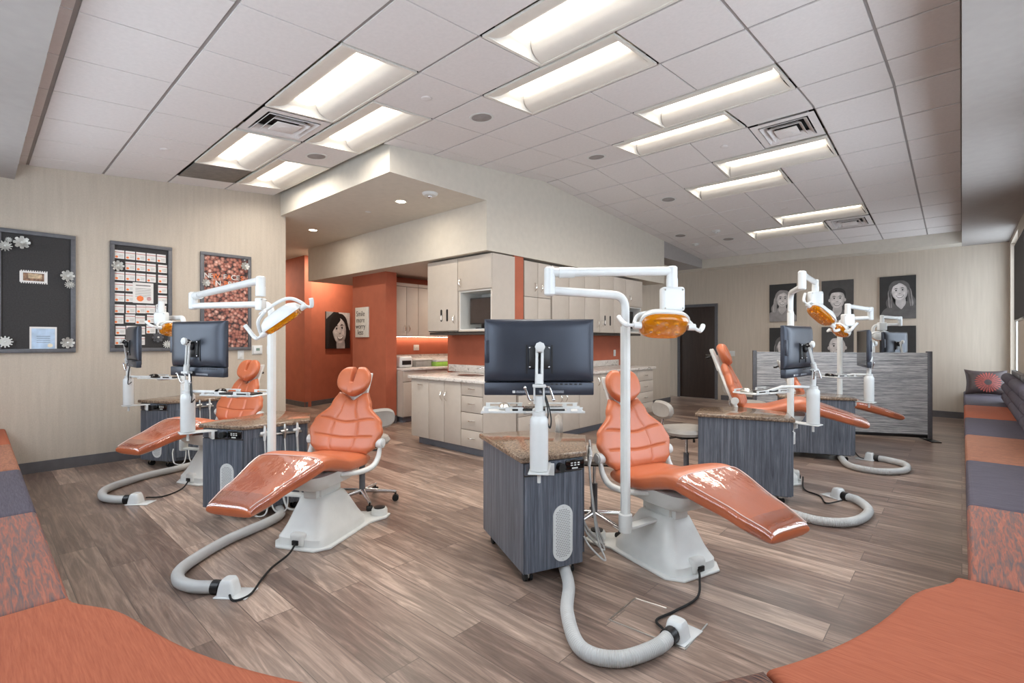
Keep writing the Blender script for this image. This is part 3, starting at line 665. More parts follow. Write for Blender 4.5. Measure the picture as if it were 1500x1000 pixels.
plate('power_outlet', 'white double outlet above the nook counter beside the grey bin', 'outlet', (-7.2, 5.35, 1.2), R(90), .12, .1, 'outlet')
plate('power_outlet', 'white outlet above the nook counter next to the pillar', 'outlet', (-7.2, 4.82, 1.2), R(90), .09, .1, 'outlet')
CT = CH+TH
t = thing('storage_bin', 'translucent grey lidded bin on the nook counter', 'bin', (-6.95, 5.25, CT), R(90)); MB().box((-.17, -.1, 0), (.17, .1, .11), 0, .012).build('tub', pm('translucent_grey', (150, 150, 148), .3), t); MB().box((-.18, -.11, .11), (.18, .11, .135), 0, .006).build('lid', 'cream', t)
t = thing('storage_bin', 'lime green tray with white lid on the nook counter', 'bin', (-6.85, 5.62, CT), R(90)); MB().box((-.16, -.09, 0), (.16, .09, .08), 0, .012).build('tub', 'green', t); MB().box((-.165, -.095, .08), (.165, .095, .12), 0, .006).build('lid', 'whitep', t)
t = thing('sterilizer', 'white rounded countertop appliance half behind the orange pillar', 'appliance', (-6.9, 4.83, CT), R(90)); MB().box((-.13, -.14, 0), (.13, .14, .19), 0, .04, 4).build('housing', 'white', t); MB().box((-.09, -.147, .05), (.09, -.14, .12), 0, .003).build('front_panel', 'black', t)
# ================================================================ TREATMENT STATIONS
def sring(cx, cy, hx, hy, z, n=36, p=4.0):
    out = []
    for k in range(n):
        a = 2*pi*k/n; c, s = cos(a), sin(a)
        out.append((cx+hx*math.copysign(abs(c)**(2/p), c), cy+hy*math.copysign(abs(s)**(2/p), s), z))
    return out
def loft(m, rings, mi=0):
    n = len(rings[0]); v = [p for r in rings for p in r]; f = []
    for i in range(len(rings)-1):
        for k in range(n): f.append((i*n+k, i*n+(k+1) % n, (i+1)*n+(k+1) % n, (i+1)*n+k))
    f.append(tuple(range(n))[::-1]); f.append(tuple((len(rings)-1)*n+k for k in range(n))); m.add(v, f, mi); return m
def interp(x, pts):
    for (a, b), (c, d) in zip(pts[:-1], pts[1:]):
        if x <= c: t = max(0, min(1, (x-a)/(c-a))); t = t*t*(3-2*t); return b+(d-b)*t
    return pts[-1][1]
def slab(m, cen, width, thick, nu=28, nv=40, p=5, pe=8, groove=None, vr=(0, 1), mi=0, grow=0, top_only=False):
    """cushion: cen(v)->(point, normal); across = local y"""
    for side in ((1,) if top_only else (1, -1)):
        def fn(u, v, side=side):
            s = sin(pi/2*(2*u-1)); vv = vr[0]+(vr[1]-vr[0])*(.5-.5*cos(pi*v)); e = 2*vv-1
            w = width(vv)+grow; f = max(0, 1-abs(s)**p)**(1/p)*max(0, 1-abs(e)**(pe*2))**(1/(pe*.45))
            c, nrm, dyy = cen(vv, s); T = thick(vv)/2+grow
            g = groove(s, vv) if (groove and side == 1) else 0
            return Vector(c)+Vector((0, s*w, 0))+Vector(nrm)*(side*T*f-g*f)
        m.grid(fn, nu, nv, mi)
    return m
def make_chair():
    root = thing('dental_chair', 'x', 'dental chair', group='orange reclining treatment chairs')
    # floor plate with two foot switch pods
    out = [(.24, -.14), (.24, .14), (.16, .21), (-.3, .21), (-.42, .27), (-.5, .26), (-.52, .12), (-.46, 0), (-.52, -.12), (-.5, -.26), (-.42, -.27), (-.3, -.21), (.16, -.21)]
    m = MB(); m.prism(out, 0, .016, 0, .005); m.build('floor_plate', 'cream', root)
    for s in (-1, 1):
        m = MB(); m.lathe([(.06, .016), (.058, .05), (.052, .062)], (-.46, s*.19, 0)); p_ = m.build('foot_switch', 'cream', root)
        MB().lathe([(.04, .062), (.042, .07), (.02, .075)], (-.46, s*.19, 0)).build('pad', 'black', p_)
    m = MB(); loft(m, [sring(-.06, 0, .27, .185, .014, p=6), sring(-.06, 0, .268, .183, .06, p=6), sring(-.06, 0, .245, .17, .085, p=6), sring(-.06, 0, .225, .158, .12, p=5), sring(-.055, 0, .17, .125, .22, p=4.5), sring(-.05, 0, .135, .105, .275, p=4.5), sring(-.05, 0, .11, .09, .292, p=4)])
    m.box((.17, -.05, .016), (.225, .05, .1), 0, .018, 3); b = m.build('pedestal', 'cream', root)
    MB().box((.218, -.022, .03), (.235, .022, .06), 0, .003).build('power_inlet', 'black', b)
    MB().box((-.14, -.07, .28), (.06, .07, .37), 0, .01).box((-.18, -.05, .28), (.09, .05, .34), 0, .008).build('lift_column', 'steel' if False else 'cream', root)
    m = MB(); loft(m, [sring(-.02, 0, .16, .1, .345, p=4), sring(-.02, 0, .22, .15, .37, p=4), sring(-.01, 0, .26, .17, .42, p=5), sring(-.01, 0, .28, .19, .465, p=5)])
    m.build('seat_housing', 'cream', root)
    # seat and leg rest in one cushion
    P = [(-.30, .475), (-.2, .475), (-.05, .485), (.1, .53), (.21, .558), (.29, .548), (.45, .50), (.6, .455), (.745, .41)]
    Q = catmull([(x, 0, z) for x, z in P], 12)
    def cen(v, s):
        i = v*(len(Q)-1); a = int(min(i, len(Q)-2)); t = i-a; p = Q[a].lerp(Q[a+1], t)
        d = (Q[min(a+3, len(Q)-1)]-Q[max(a-2, 0)]).normalized(); return p, (-d.z, 0, d.x), 0
    wd = lambda v: interp(v, [(0, .21), (.1, .225), (.5, .245), (.62, .24), (.85, .18), (1, .145)])
    th = lambda v: interp(v, [(0, .1), (.5, .115), (1, .085)])
    m = MB(); slab(m, cen, wd, th, 36, 70, 3.6, 9); sc = m.build('seat_cushion', 'leather', root)
    m = MB(); slab(m, cen, wd, th, 30, 50, 3.6, 9, vr=(.6, .997), grow=.004, top_only=True); slab(m, cen, wd, th, 30, 50, 3.6, 9, vr=(.9, .997), grow=.004)
    cv = m.build('plastic_cover', 'bonnet', root)
    m = MB()
    for s in (-.93, .93):
        pts = []
        for k in range(25):
            v = .6+.385*k/24; c, n_, _ = cen(v, s); T = th(v)/2*(1-abs(s)**3.6)**(1/3.6)*(1-abs(2*v-1)**18)**(1/4.05); pts.append(Vector(c)+Vector((0, s*wd(v), 0))+Vector(n_)*(T+.006))
        m.tube(pts, .0028, 0, 6)
    pts = []
    for k in range(21):
        s = -.93+1.86*k/20; v = .6; c, n_, _ = cen(v, s); T = th(v)/2*(1-abs(s)**3.6)**(1/3.6); pts.append(Vector(c)+Vector((0, s*wd(v), 0))+Vector(n_)*(T+.005))
    m.tube(pts, .0028, 0, 6); 
    wm = NT('clear_weld'); wm.b.inputs['Base Color'].default_value = lin((232, 206, 198)); wm.b.inputs['Roughness'].default_value = .12; wm.b.inputs['Alpha'].default_value = .75
    m.build('welded_seam', wm.m, cv)
    # back rest
    rec = R(23); U = Vector((-sin(rec), 0, cos(rec))); N = Vector((cos(rec), 0, sin(rec))); O = Vector((-.265, 0, .505)); L = .455
    bw = lambda v: interp(v, [(0, .215), (.12, .265), (.36, .302), (.5, .28), (.78, .165), (1, .125)])
    def bc(v, s):
        top = L*(1-.13*math.exp(-(s/.5)**2)); return O+U*(v*top)+N*(.02*s*s), N, 0
    def gr(s, v):
        g = 0
        for s0 in (-.36, .36): g += .8*math.exp(-((s-s0)/.018)**2)
        for v0 in (.27, .56): g += math.exp(-((v-v0)/.012)**2)*(1 if abs(s) < .86 else .3)
        return .0065*min(1, g)-.004*(1-s*s)
    m = MB(); slab(m, bc, bw, lambda v: .085, 60, 80, 3.4, 5, gr); m.build('backrest', 'leather', root)
    # headrest with a notch
    hb = O+U*.415+N*.045; Lh = .24
    hw_ = lambda v: .06+.078*sqrt(max(0, 1-((v-.52)/.56)**2))
    def hc_(v, s):
        top = Lh*(1-.5*math.exp(-(s/.17)**6)-.16*s**4-.04*(1-s*s)); bot = Lh*.16*s*s; return hb+U*(bot+v*(top-bot))+N*(.018*s*s), N, 0
    m = MB(); slab(m, hc_, hw_, lambda v: .09, 110, 48, 2.6, 3.2); m.build('headrest', 'leather', root)
    # white shell behind
    m = MB()
    def sc_(v, s): return O+U*(-.03+.66*v)-N*(.052-.012*s*s), N, 0
    slab(m, sc_, lambda v: interp(v, [(0, .15), (.3, .19), (.62, .11), (.75, .075), (1, .08)]), lambda v: .03, 20, 30, 6, 8)
    m.tube([O+U*.4-N*.05, O+U*.55-N*.04], [.03, .03], 0, 12); m.build('back_shell', 'cream', root)
    m = MB(); m.cyl(O+U*.56-N*.05, O+U*.56-N*.1, .012); m.lathe([(.02, -.01), (.024, 0), (.02, .01)], O+U*.56-N*.11, 0, 12); m.build('headrest_knob', 'black', root)
    for s in (-1, 1):
        pts = catmull([(-.0, s*.17, .43), (-.12, s*.235, .42), (-.22, s*.275, .435), (-.28, s*.285, .49), (-.305, s*.285, .56)], 6)
        m = MB(); m.tube(pts, [.014+.006*sin(pi*k/(len(pts)-1)) for k in range(len(pts))], 0, 12); a = m.build('side_arm', 'cream', root)
        MB().cyl((-.305, s*.265, .585), (-.305, s*.31, .585), .034, 0, 24).cyl((-.305, s*.31, .585), (-.305, s*.316, .585), .024).build('pivot_cap', 'whitep', a)
    return root
CHAIRS = [((-1.293, 2.825, 0), -19.1, 0), ((-3.21, 1.578, 0), -63.2, 0), ((-5.33, 1.55, 0), -68.5, 0), ((-1.345, 5.19, 0), 13, .17), ((-1.24, 7.22, 0), 22, 0), ((-1.21, 10.16, 0), 25, 0)]
CL = ['orange dental chair nearest the camera in the middle, with plastic covered leg rest', 'orange dental chair left of the middle with its leg rest towards the pinboard side bench', 'orange dental chair farthest left by the wall of pinboards',
      'raised orange dental chair seen from the side before the dark door', 'orange dental chair in front of the striated grey partition', 'orange dental chair hidden behind the grey partition']
ch0 = make_chair(); chairs = []
for k, (loc, a, dz_) in enumerate(CHAIRS):
    c = ch0 if k == 0 else copy_tree(ch0)
    c.location = loc; c.rotation_euler.z = R(a); c['label'] = CL[k]; chairs.append(c)
    if dz_:
        for q in kids(c):
            if q.name.split('.')[0] not in ('floor_plate', 'foot_switch', 'pedestal'): 
                q.location.z += dz_
                if q.name.startswith('lift_column'): q.scale.z = 1; MBx = MB().box((-.15, -.075, .26), (.07, .075, .45), 0, .01); MBx.build('lift_sleeve', 'cream', c)
def loc2w(k, a, b, z=0):
    (x, y, _), t, dz_ = CHAIRS[k]; t = R(t); return Vector((x+a*cos(t)-b*sin(t), y+a*sin(t)+b*cos(t), z))

# ---- operating lights
fwd = Vector((-sin(R(42.388)), cos(R(42.388)), 0)); rgt = Vector((cos(R(42.388)), sin(R(42.388)), 0))
def make_head(parent, hub, cen, lens, xdir, hub_rz, hs=1):
    """hub box, yoke, shade with amber lens and handles"""
    hubp = Vector(hub); C = Vector(cen); Z = -Vector(lens).normalized(); X = Vector(xdir); X = (X-Z*X.dot(Z)).normalized(); Y = Z.cross(X)
    M = Matrix.Identity(4)
    for i in range(3): M[i][0], M[i][1], M[i][2], M[i][3] = X[i], Y[i], Z[i], C[i]
    m = MB(); m.box((-.06*hs, -.035*hs, -.065*hs), (.06*hs, .035*hs, .065*hs), 0, .016*hs, 4, Matrix.Translation(hubp) @ Matrix.Rotation(hub_rz, 4, 'Z'))
    m.cyl(hubp+Vector((0, 0, .05)), hubp+Vector((0, 0, .11)), .03)
    hb = m.build('pivot_housing', 'white', parent)
    sc = MB()
    for sx in (-1, 1):
        for sz in (-1, 1):
            p = Matrix.Translation(hubp) @ Matrix.Rotation(hub_rz, 4, 'Z') @ Vector((sx*.046*hs, -.036*hs, sz*.048*hs)); sc.ell(p, (.005, .005, .005), 0, 8)
    sc.build('screw', 'steel', hb)
    m = MB()
    top = M.inverted() @ (hubp-Vector((0, 0, .06))); 
    for s in (-1, 1):
        pts = catmull([tuple(top), (s*.05, 0, .085), (s*.12, 0, .06), (s*.155, 0, .0), (s*.15, 0, -.03)], 6); m.tube([M @ p for p in pts], .0105, 0, 10)
        m.cyl(M @ Vector((s*.125, 0, -.02)), M @ Vector((s*.165, 0, -.02)), .018)
    m.build('yoke', 'white', parent)
    m = MB()
    def sr(hx, hy, z, p=3.2): return [M @ Vector(q) for q in sring(0, 0, hx, hy, z, 36, p)]
    loft(m, [sr(.03, .02, .055), sr(.08, .05, .05), sr(.115, .075, .03), sr(.13, .085, .005), sr(.132, .088, -.01), sr(.126, .082, -.012)])
    m.build('shade', 'white', parent)
    m = MB(); loft(m, [sr(.124, .08, -.0125), sr(.12, .078, -.03), sr(.108, .068, -.042), sr(.06, .035, -.047)]); ln = m.build('lens', 'amber', parent)
    m = MB()
    for (x, y) in ((-.07, .02), (-.025, .035), (.025, .02), (.07, .03), (.0, -.02), (-.05, -.03), (.05, -.03)): m.ell(M @ Vector((x, y, -.032)), (.016, .016, .016), 0, 12)
    m.build('bulb', 'amber_in', ln)
    for s in (-1, 1):
        m = MB(); m.tube([M @ Vector(p) for p in catmull([(s*.155, 0, -.02), (s*.19, 0, -.02), (s*.205, .01, .0), (s*.21, .03, .05), (s*.212, .04, .085)] if s < 0 else [(s*.155, 0, -.02), (s*.18, -.0, -.045), (s*.2, -.0, -.03), (s*.215, 0, -.005)], 5)], [.009]*6+[.013]*(15 if s < 0 else 10), 0, 10); m.build('handle', 'white', parent)
def make_light(label, k, plocal, elbow, end, dz, lens, xdir, head, hub=None, zl=1.585, zu=1.68, zend=None, hrz=R(42.388), hs=1):
    p = loc2w(k, *plocal); root = thing('operating_light', label, 'lamp', (p.x, p.y, 0), 0, 'amber lens operating lights')
    W2 = lambda v: Vector(v)-Vector((p.x, p.y, 0))
    zb = .29+dz
    m = MB(); m.lathe([(.035, -.05), (.038, -.045), (.038, .05), (.03, .055)], (0, 0, zb)); 
    c = W2(loc2w(k, -.04, 0)); m.box((0, -.03, -.008), (c.to_2d().length, .03, .008), 0, .004, 2, Matrix.Translation((0, 0, zb-.03)) @ Matrix.Rotation(atan2(c.y, c.x), 4, 'Z')); m.build('bracket', 'cream', root)
    m = MB(); n = 30; ring = lambda z: [((.0265+(.0015 if q % 3 == 0 else 0))*cos(2*pi*q/n), (.0265+(.0015 if q % 3 == 0 else 0))*sin(2*pi*q/n), z) for q in range(n)]
    loft(m, [ring(zb+.05), ring(1.40+dz)]); m.build('pole', 'cream', root)
    MB().cyl((0, 0, 1.398+dz), (0, 0, 1.412+dz), .0255).build('collar', 'steel', root)
    e = W2((elbow[0], elbow[1], 0)); n_ = W2((end[0], end[1], 0)); zl += dz; zu += dz; ze = zu+.01 if zend is None else zend+dz
    m = MB(); m.tube(fillet([(0, 0, 1.41+dz), (0, 0, zl-.01), (e.x, e.y, zl)], .13, 8), .0235, 0, 16); m.build('lower_arm', 'white', root)
    m = MB(); m.tube([(e.x, e.y, zl-.028), (e.x, e.y, zl-.02), (e.x, e.y, zu+.02), (e.x, e.y, zu+.03)], [.02, .03, .03, .02], 0, 18); m.build('elbow_joint', 'white', root)
    m = MB(); dd = (n_-e).normalized(); m.tube([(e.x, e.y, zu), (n_.x, n_.y, ze)], .024, 0, 16)
    m.tube([Vector((e.x, e.y, zu))+dd*.05, Vector((e.x, e.y, zu))+dd*.13], [.03, .028], 0, 16)
    m.build('upper_arm', 'white', root)
    H = W2(head); hb = Vector(hub)-Vector((p.x, p.y, 0)) if hub else Vector((n_.x, n_.y, ze-.15))
    m = MB(); m.tube([(n_.x, n_.y, ze+.026), (n_.x, n_.y, ze+.02), (n_.x, n_.y, hb.z+.09)], [.02, .028, .028], 0, 16); m.tube([(n_.x, n_.y, hb.z+.1), (hb.x, hb.y, hb.z+.06)], .024, 0, 14); m.build('drop_joint', 'white', root)
    make_head(root, hb, H, lens, xdir, hrz, hs); return root
make_light('white operating light with amber lens arching over the front monitor', 0, (0, -.35), (-1.606, 2.054), (-1.138, 2.508), 0, fwd*-.8+rgt*.05+Vector((0, 0, -.8)), rgt+Vector((0, 0, -.12)), (-1.155, 2.44, 1.41))
make_light('white operating light whose long arm reaches across the copper collage board', 1, (0, -.38), (-4.32, 1.135), (-3.26, 1.225), 0, rgt*.52+fwd*.3+Vector((0, 0, -.75)), rgt+Vector((0, 0, .75)), (-3.06, 1.27, 1.46), zu=1.66, zend=1.70, hrz=R(132), hs=.6)
make_light('white operating light farthest left, its small amber lens against the pinboard of cards', 2, (0, -.38), (-6.35, 1.35), (-5.88, 1.27), 0, rgt*.6-fwd*.45+Vector((0, 0, -.7)), fwd+rgt*.3, (-5.72, 1.34, 1.435), zl=1.56)
make_light('white operating light on the tall pole before the portraits, lens tilted down', 3, (.15, -.34), (-.945, 4.48), (-1.0, 5.25), .17, rgt*-.6-fwd*.25+Vector((0, 0, -.7)), rgt+Vector((0, 0, -.85)), (-.95, 5.25, 1.565))
make_light('white operating light with a slim arm in front of the lower middle portrait', 4, (.05, -.34), (-.78, 7.0), (-.9, 6.3), 0, -rgt*.75+fwd*.1+Vector((0, 0, -.5)), fwd, (-.97, 6.35, 1.44))
make_light('white operating light behind the partition, only its thin arm showing', 5, (0, -.34), (-.73, 10.0), (-.91, 9.46), 0, fwd*.6+Vector((0, 0, -.6)), rgt, (-.95, 9.6, 1.4))

# ---- mobile carts
CP = [(0, 0), (-.03, .40), (-.44, .63), (-.73, .37), (-.74, 0)]
def inset(poly, d):
    out = []; n = len(poly)
    for i in range(n):
        a, b, c = Vector(poly[i-1]), Vector(poly[i]), Vector(poly[(i+1) % n])
        n1 = Vector((-(b-a).y, (b-a).x)).normalized(); n2 = Vector((-(c-b).y, (c-b).x)).normalized()
        k = d/(1+n1.dot(n2)); out.append(tuple(b+(n1+n2)*k))
    return out
def edgeM(a, b, z=0):
    """frame on an edge: x along it, y outwards, z up"""
    a, b = Vector(a), Vector(b); u = (b-a).normalized(); n = Vector((u.y, -u.x)); M = Matrix.Identity(4)
    M[0][0], M[1][0] = u.x, u.y; M[0][1], M[1][1] = n.x, n.y; M[0][3], M[1][3], M[2][3] = a.x, a.y, z; return M
def make_cart():
    root = thing('treatment_cart', 'x', 'cart', group='grey wood grain treatment carts')
    body = inset(CP, .018); MB().prism(body, .07, .668).build('body', 'cartwood', root)
    MB().prism(inset(CP, .04), .06, .0705).build('underside', 'black', root)
    MB().prism(inset(CP, -.006), .669, .7, 0, .009, 3).build('countertop', 'quartz', root)
    M = edgeM(body[0], body[1]); wl = (Vector(body[1])-Vector(body[0])).length
    MB().box((.006, .0005, .075), (wl-.006, .014, .592), 0, .0015, 1, M).build('door', 'cartwood', root)
    MB().box((.006, .0005, .6), (wl-.006, .014, .664), 0, .0015, 1, M).build('drawer', 'cartwood', root)
    MB().box((.004, .0003, .591), (wl-.004, .003, .601), 0, 0, 1, M).build('drawer_gap_shade', 'gap', root)  # dark strip standing in for shade between door and drawer
    g = MB(); hw, hh = .062, .155; cx, cz = .235, .262; r = hw
    o = [(cx+r*cos(a), cz+(hh-r if sin(a) >= 0 else -(hh-r))+r*sin(a)) for a in [2*pi*k/40+.001 for k in range(40)]]
    g.add([M @ Vector((x, .014, z)) for x, z in o]+[M @ Vector((x, .019, z)) for x, z in o], [tuple(range(40)), tuple(range(40, 80))]+[(k, (k+1) % 40, 40+(k+1) % 40, 40+k) for k in range(40)], 0, False)
    for j in range(27):
        for i in range(9):
            x = cx+(i-4)*.0105+(.0052 if j % 2 else 0); z = cz+(j-13)*.0098
            if abs(x-cx) > .045: continue
            zz = abs(z-cz)-(hh-r); 
            if zz > 0 and math.hypot(x-cx, zz) > r-.017: continue
            g.add([M @ Vector((x+.0031*cos(a), .0193, z+.0031*sin(a))) for a in [pi/3*q for q in range(6)]], [tuple(range(6))], 1, False)
    gr_ = g.build('vent_grille', ['whitep', 'gunmetal'], root)
    sm = MB()
    for (x, z) in ((cx, cz+hh-.012), (cx, cz-hh+.012), (cx-hw+.007, cz), (cx+hw-.007, cz)): sm.ell(M @ Vector((x, .019, z)), (.003, .003, .003), 0, 8)
    sm.build('screw', 'steel', gr_)
    m = MB(); m.box((.25, .014, .606), (.37, .026, .66), 0, .004, 2, M); pw = m.build('power_module', 'gloss_black', root)
    m = MB()
    for i in range(3):
        for j in range(2): m.box((.28+i*.022, .026, .628+j*.012), (.293+i*.022, .028, .634+j*.012), 0, 0, 1, M)
    m.box((.288, .026, .611), (.325, .028, .618), 0, 0, 1, M); m.build('button', 'cream', pw)
    m = MB(); q = M @ Vector((.215, .014, .63)); q2 = M @ Vector((.215, .05, .63)); m.cyl(q, q2, .022, 0, 20); m.build('power_plug', 'rubber', root)
    for (x, y) in ((-.09, .07), (-.1, .33), (-.63, .07), (-.62, .3), (-.42, .5)):
        m = MB(); 
        for s in (-.014, .014): m.cyl((x, y+s-.009, .025), (x, y+s+.009, .025), .025, 0, 18)
        c = m.build('caster', 'rubber', root); MB().box((x-.02, y-.008, .02), (x+.02, y+.008, .062), 0, .004).box((x-.022, y-.03, .045), (x+.01, y+.03, .0605), 0, .006).build('caster_fork', 'steel', c)
    # side door line and handpiece rail on the flared side
    M2 = edgeM(body[1], body[2]); w2 = (Vector(body[2])-Vector(body[1])).length
    MB().box((.06, .0005, .1), (w2-.03, .012, .6), 0, .0015, 1, M2).build('side_door', 'cartwood', root)
    m = MB(); m.box((.1, .0, .61), (.4, .03, .625), 0, .004, 2, M2); rl = m.build('handpiece_rail', 'steel', root)
    for i, x in enumerate((.13, .27, .36)):
        m = MB(); a = [M2 @ Vector(p) for p in ((x, .04, .58), (x, .045, .62), (x, .05, .66), (x, .045, .69))]; m.tube(a, [.008, .012, .01, .006], 0, 10); m.tube([M2 @ Vector((x-.03, .05, .635)), M2 @ Vector((x+.02, .045, .64))], .011, 0, 10)
        hp = m.build('handpiece', ('whitep', 'steel', 'whitep')[i], root)
        pts = catmull([tuple(M2 @ Vector(p)) for p in ((x, .04, .6), (x+.005, .055, .4), (x+.01, .09, .15), (x-.02, .13, .06), (x-.09, .12, .07), (x-.1, .04, .15), (x-.09, .01, .2))], 8)
        MB().tube(pts, .0055 if i != 2 else .008, 0, 8).build('tubing', 'hose', hp)
    return root
CARTS = [((-1.72, 1.96), -26.6), ((-4.22, 1.15), -68), ((-6.4, 1.18), -68), ((-.98, 4.40), 16.4), ((-.84, 6.45), 22), ((-.75, 9.06), 25)]
KL = ['grey wood grain cart with oval vent nearest the camera', 'grey wood grain cart behind the leg rest of the second chair from the pinboards', 'grey wood grain cart standing against the wall of pinboards',
      'grey wood grain cart with its broad side to the camera beside the stool', 'grey wood grain cart in front of the striated partition', 'grey wood grain cart hidden behind the partition']
c0 = make_cart(); carts = []
for k, ((x, y), a) in enumerate(CARTS):
    c = c0 if k == 0 else copy_tree(c0); c.location = (x, y, 0); c.rotation_euler.z = R(a); c['label'] = KL[k]; carts.append(c)

# ---- monitors, their posts and keyboard trays
def make_monitor():
    root = thing('computer_monitor', 'x', 'monitor', group='dark computer monitors on posts'); hw, hh = .288, .2
    m = MB()
    def back(u, v):
        s, t = 2*u-1, 2*v-1; s = sin(pi/2*s); t = sin(pi/2*t)
        b = ((1-abs(s)**6)*(1-abs(t)**7)); return (s*hw, -.012-.034*max(0, b)**.55, .035+t*(hh-.035))
    m.grid(back, 36, 30); m.box((-hw, -.013, -hh+.07), (hw, .012, hh), 0, .005); m.build('housing', 'shell', root)
    MB().box((-hw, -.03, -hh), (hw, .011, -hh+.068), 0, .006).build('lower_panel', 'shell', root)
    MB().box((-hw+.012, .0125, -hh+.03), (hw-.012, .0145, hh-.012)).build('screen', 'screen', root)
    MB().box((-.17, -.036, hh-.028), (.19, -.0325, hh-.022)).build('air_slot', 'black', root)
    MB().box((-hw+.001, -.034, -.03), (-hw+.03, -.018, .09), 0, .003).build('drive_bay', 'shell', root)
    m = MB(); m.box((-.07, -.05, -.085), (-.062, -.045, .065)); m.box((.062, -.05, -.085), (.07, -.045, .065)); m.box((-.055, -.056, -.06), (.055, -.044, .06), 0, .004); m.build('mount_plate', 'black', root)
    m = MB()
    for sx in (-1, 1):
        for sz in (-1, 1): m.ell((sx*.05, -.057, sz*.05), (.006, .005, .006), 0, 10)
    m.build('screw', 'chrome', root)
    lg = pm('label_grey', (120, 122, 128), .6, var=.3, vs_=300)
    for (a_, b_) in ((-.14, -.125), (-.12, -.06), (0, .13)): MB().box((a_, -.0325, -hh+.012), (b_, -.0305, -hh+.025)).build('rating_label', lg if b_-a_ > .02 else 'whitep', root)
    m = MB()
    for i in range(7): m.box((.06+i*.025, -.0325, -hh+.055), (.074+i*.025, -.0305, -hh+.062))
    m.build('port', 'black', root)
    return root
MON = [((-1.66, 2.03), 1.234, -47.6, 0), ((-4.10, 1.12), 1.262, -70.9, 0), ((-6.07, 1.09), 1.262, -92, 0), ((-.966, 4.39), 1.237, -6.8, 0), ((-.80, 6.58), 1.235, 16, 0), ((-.74, 9.2), 1.25, -25, 0)]
POST = [(-1.585, 1.94), (-4.125, 1.05), (-6.30, 1.08), (-.87, 4.49), (-.74, 6.52), (-.65, 9.16)]
TRAY = [((-1.72, 2.05), .945, -47.6), ((-3.80, 1.265), .94, -60), ((-5.86, 1.29), .95, -60), ((-1.18, 4.25), .91, -20), ((-.98, 6.43), .93, -25), ((-.95, 9.3), .93, 0)]
NW = ['nearest the camera, facing the beige cabinets', 'second from the pinboards', 'against the pinboard wall', 'beside the cart with the broad side', 'before the partition', 'behind the partition']
m0 = make_monitor(); mons = []
ML = ['large dark monitor seen square from behind nearest the camera', 'dark monitor seen from behind in front of the copper collage board', 'black monitor seen nearly edge on before the pinboard of cards', 'dark monitor turned sideways left of the tall lamp pole portraits', 'monitor with its glossy screen towards the room before the partition', 'small dark monitor back rising above the partition']
for k, ((x, y), z, az, _) in enumerate(MON):
    c = m0 if k == 0 else copy_tree(m0); c.location = (x, y, z); c.rotation_euler.z = R(az+90); c['label'] = ML[k]; mons.append(c)
mouse0 = None
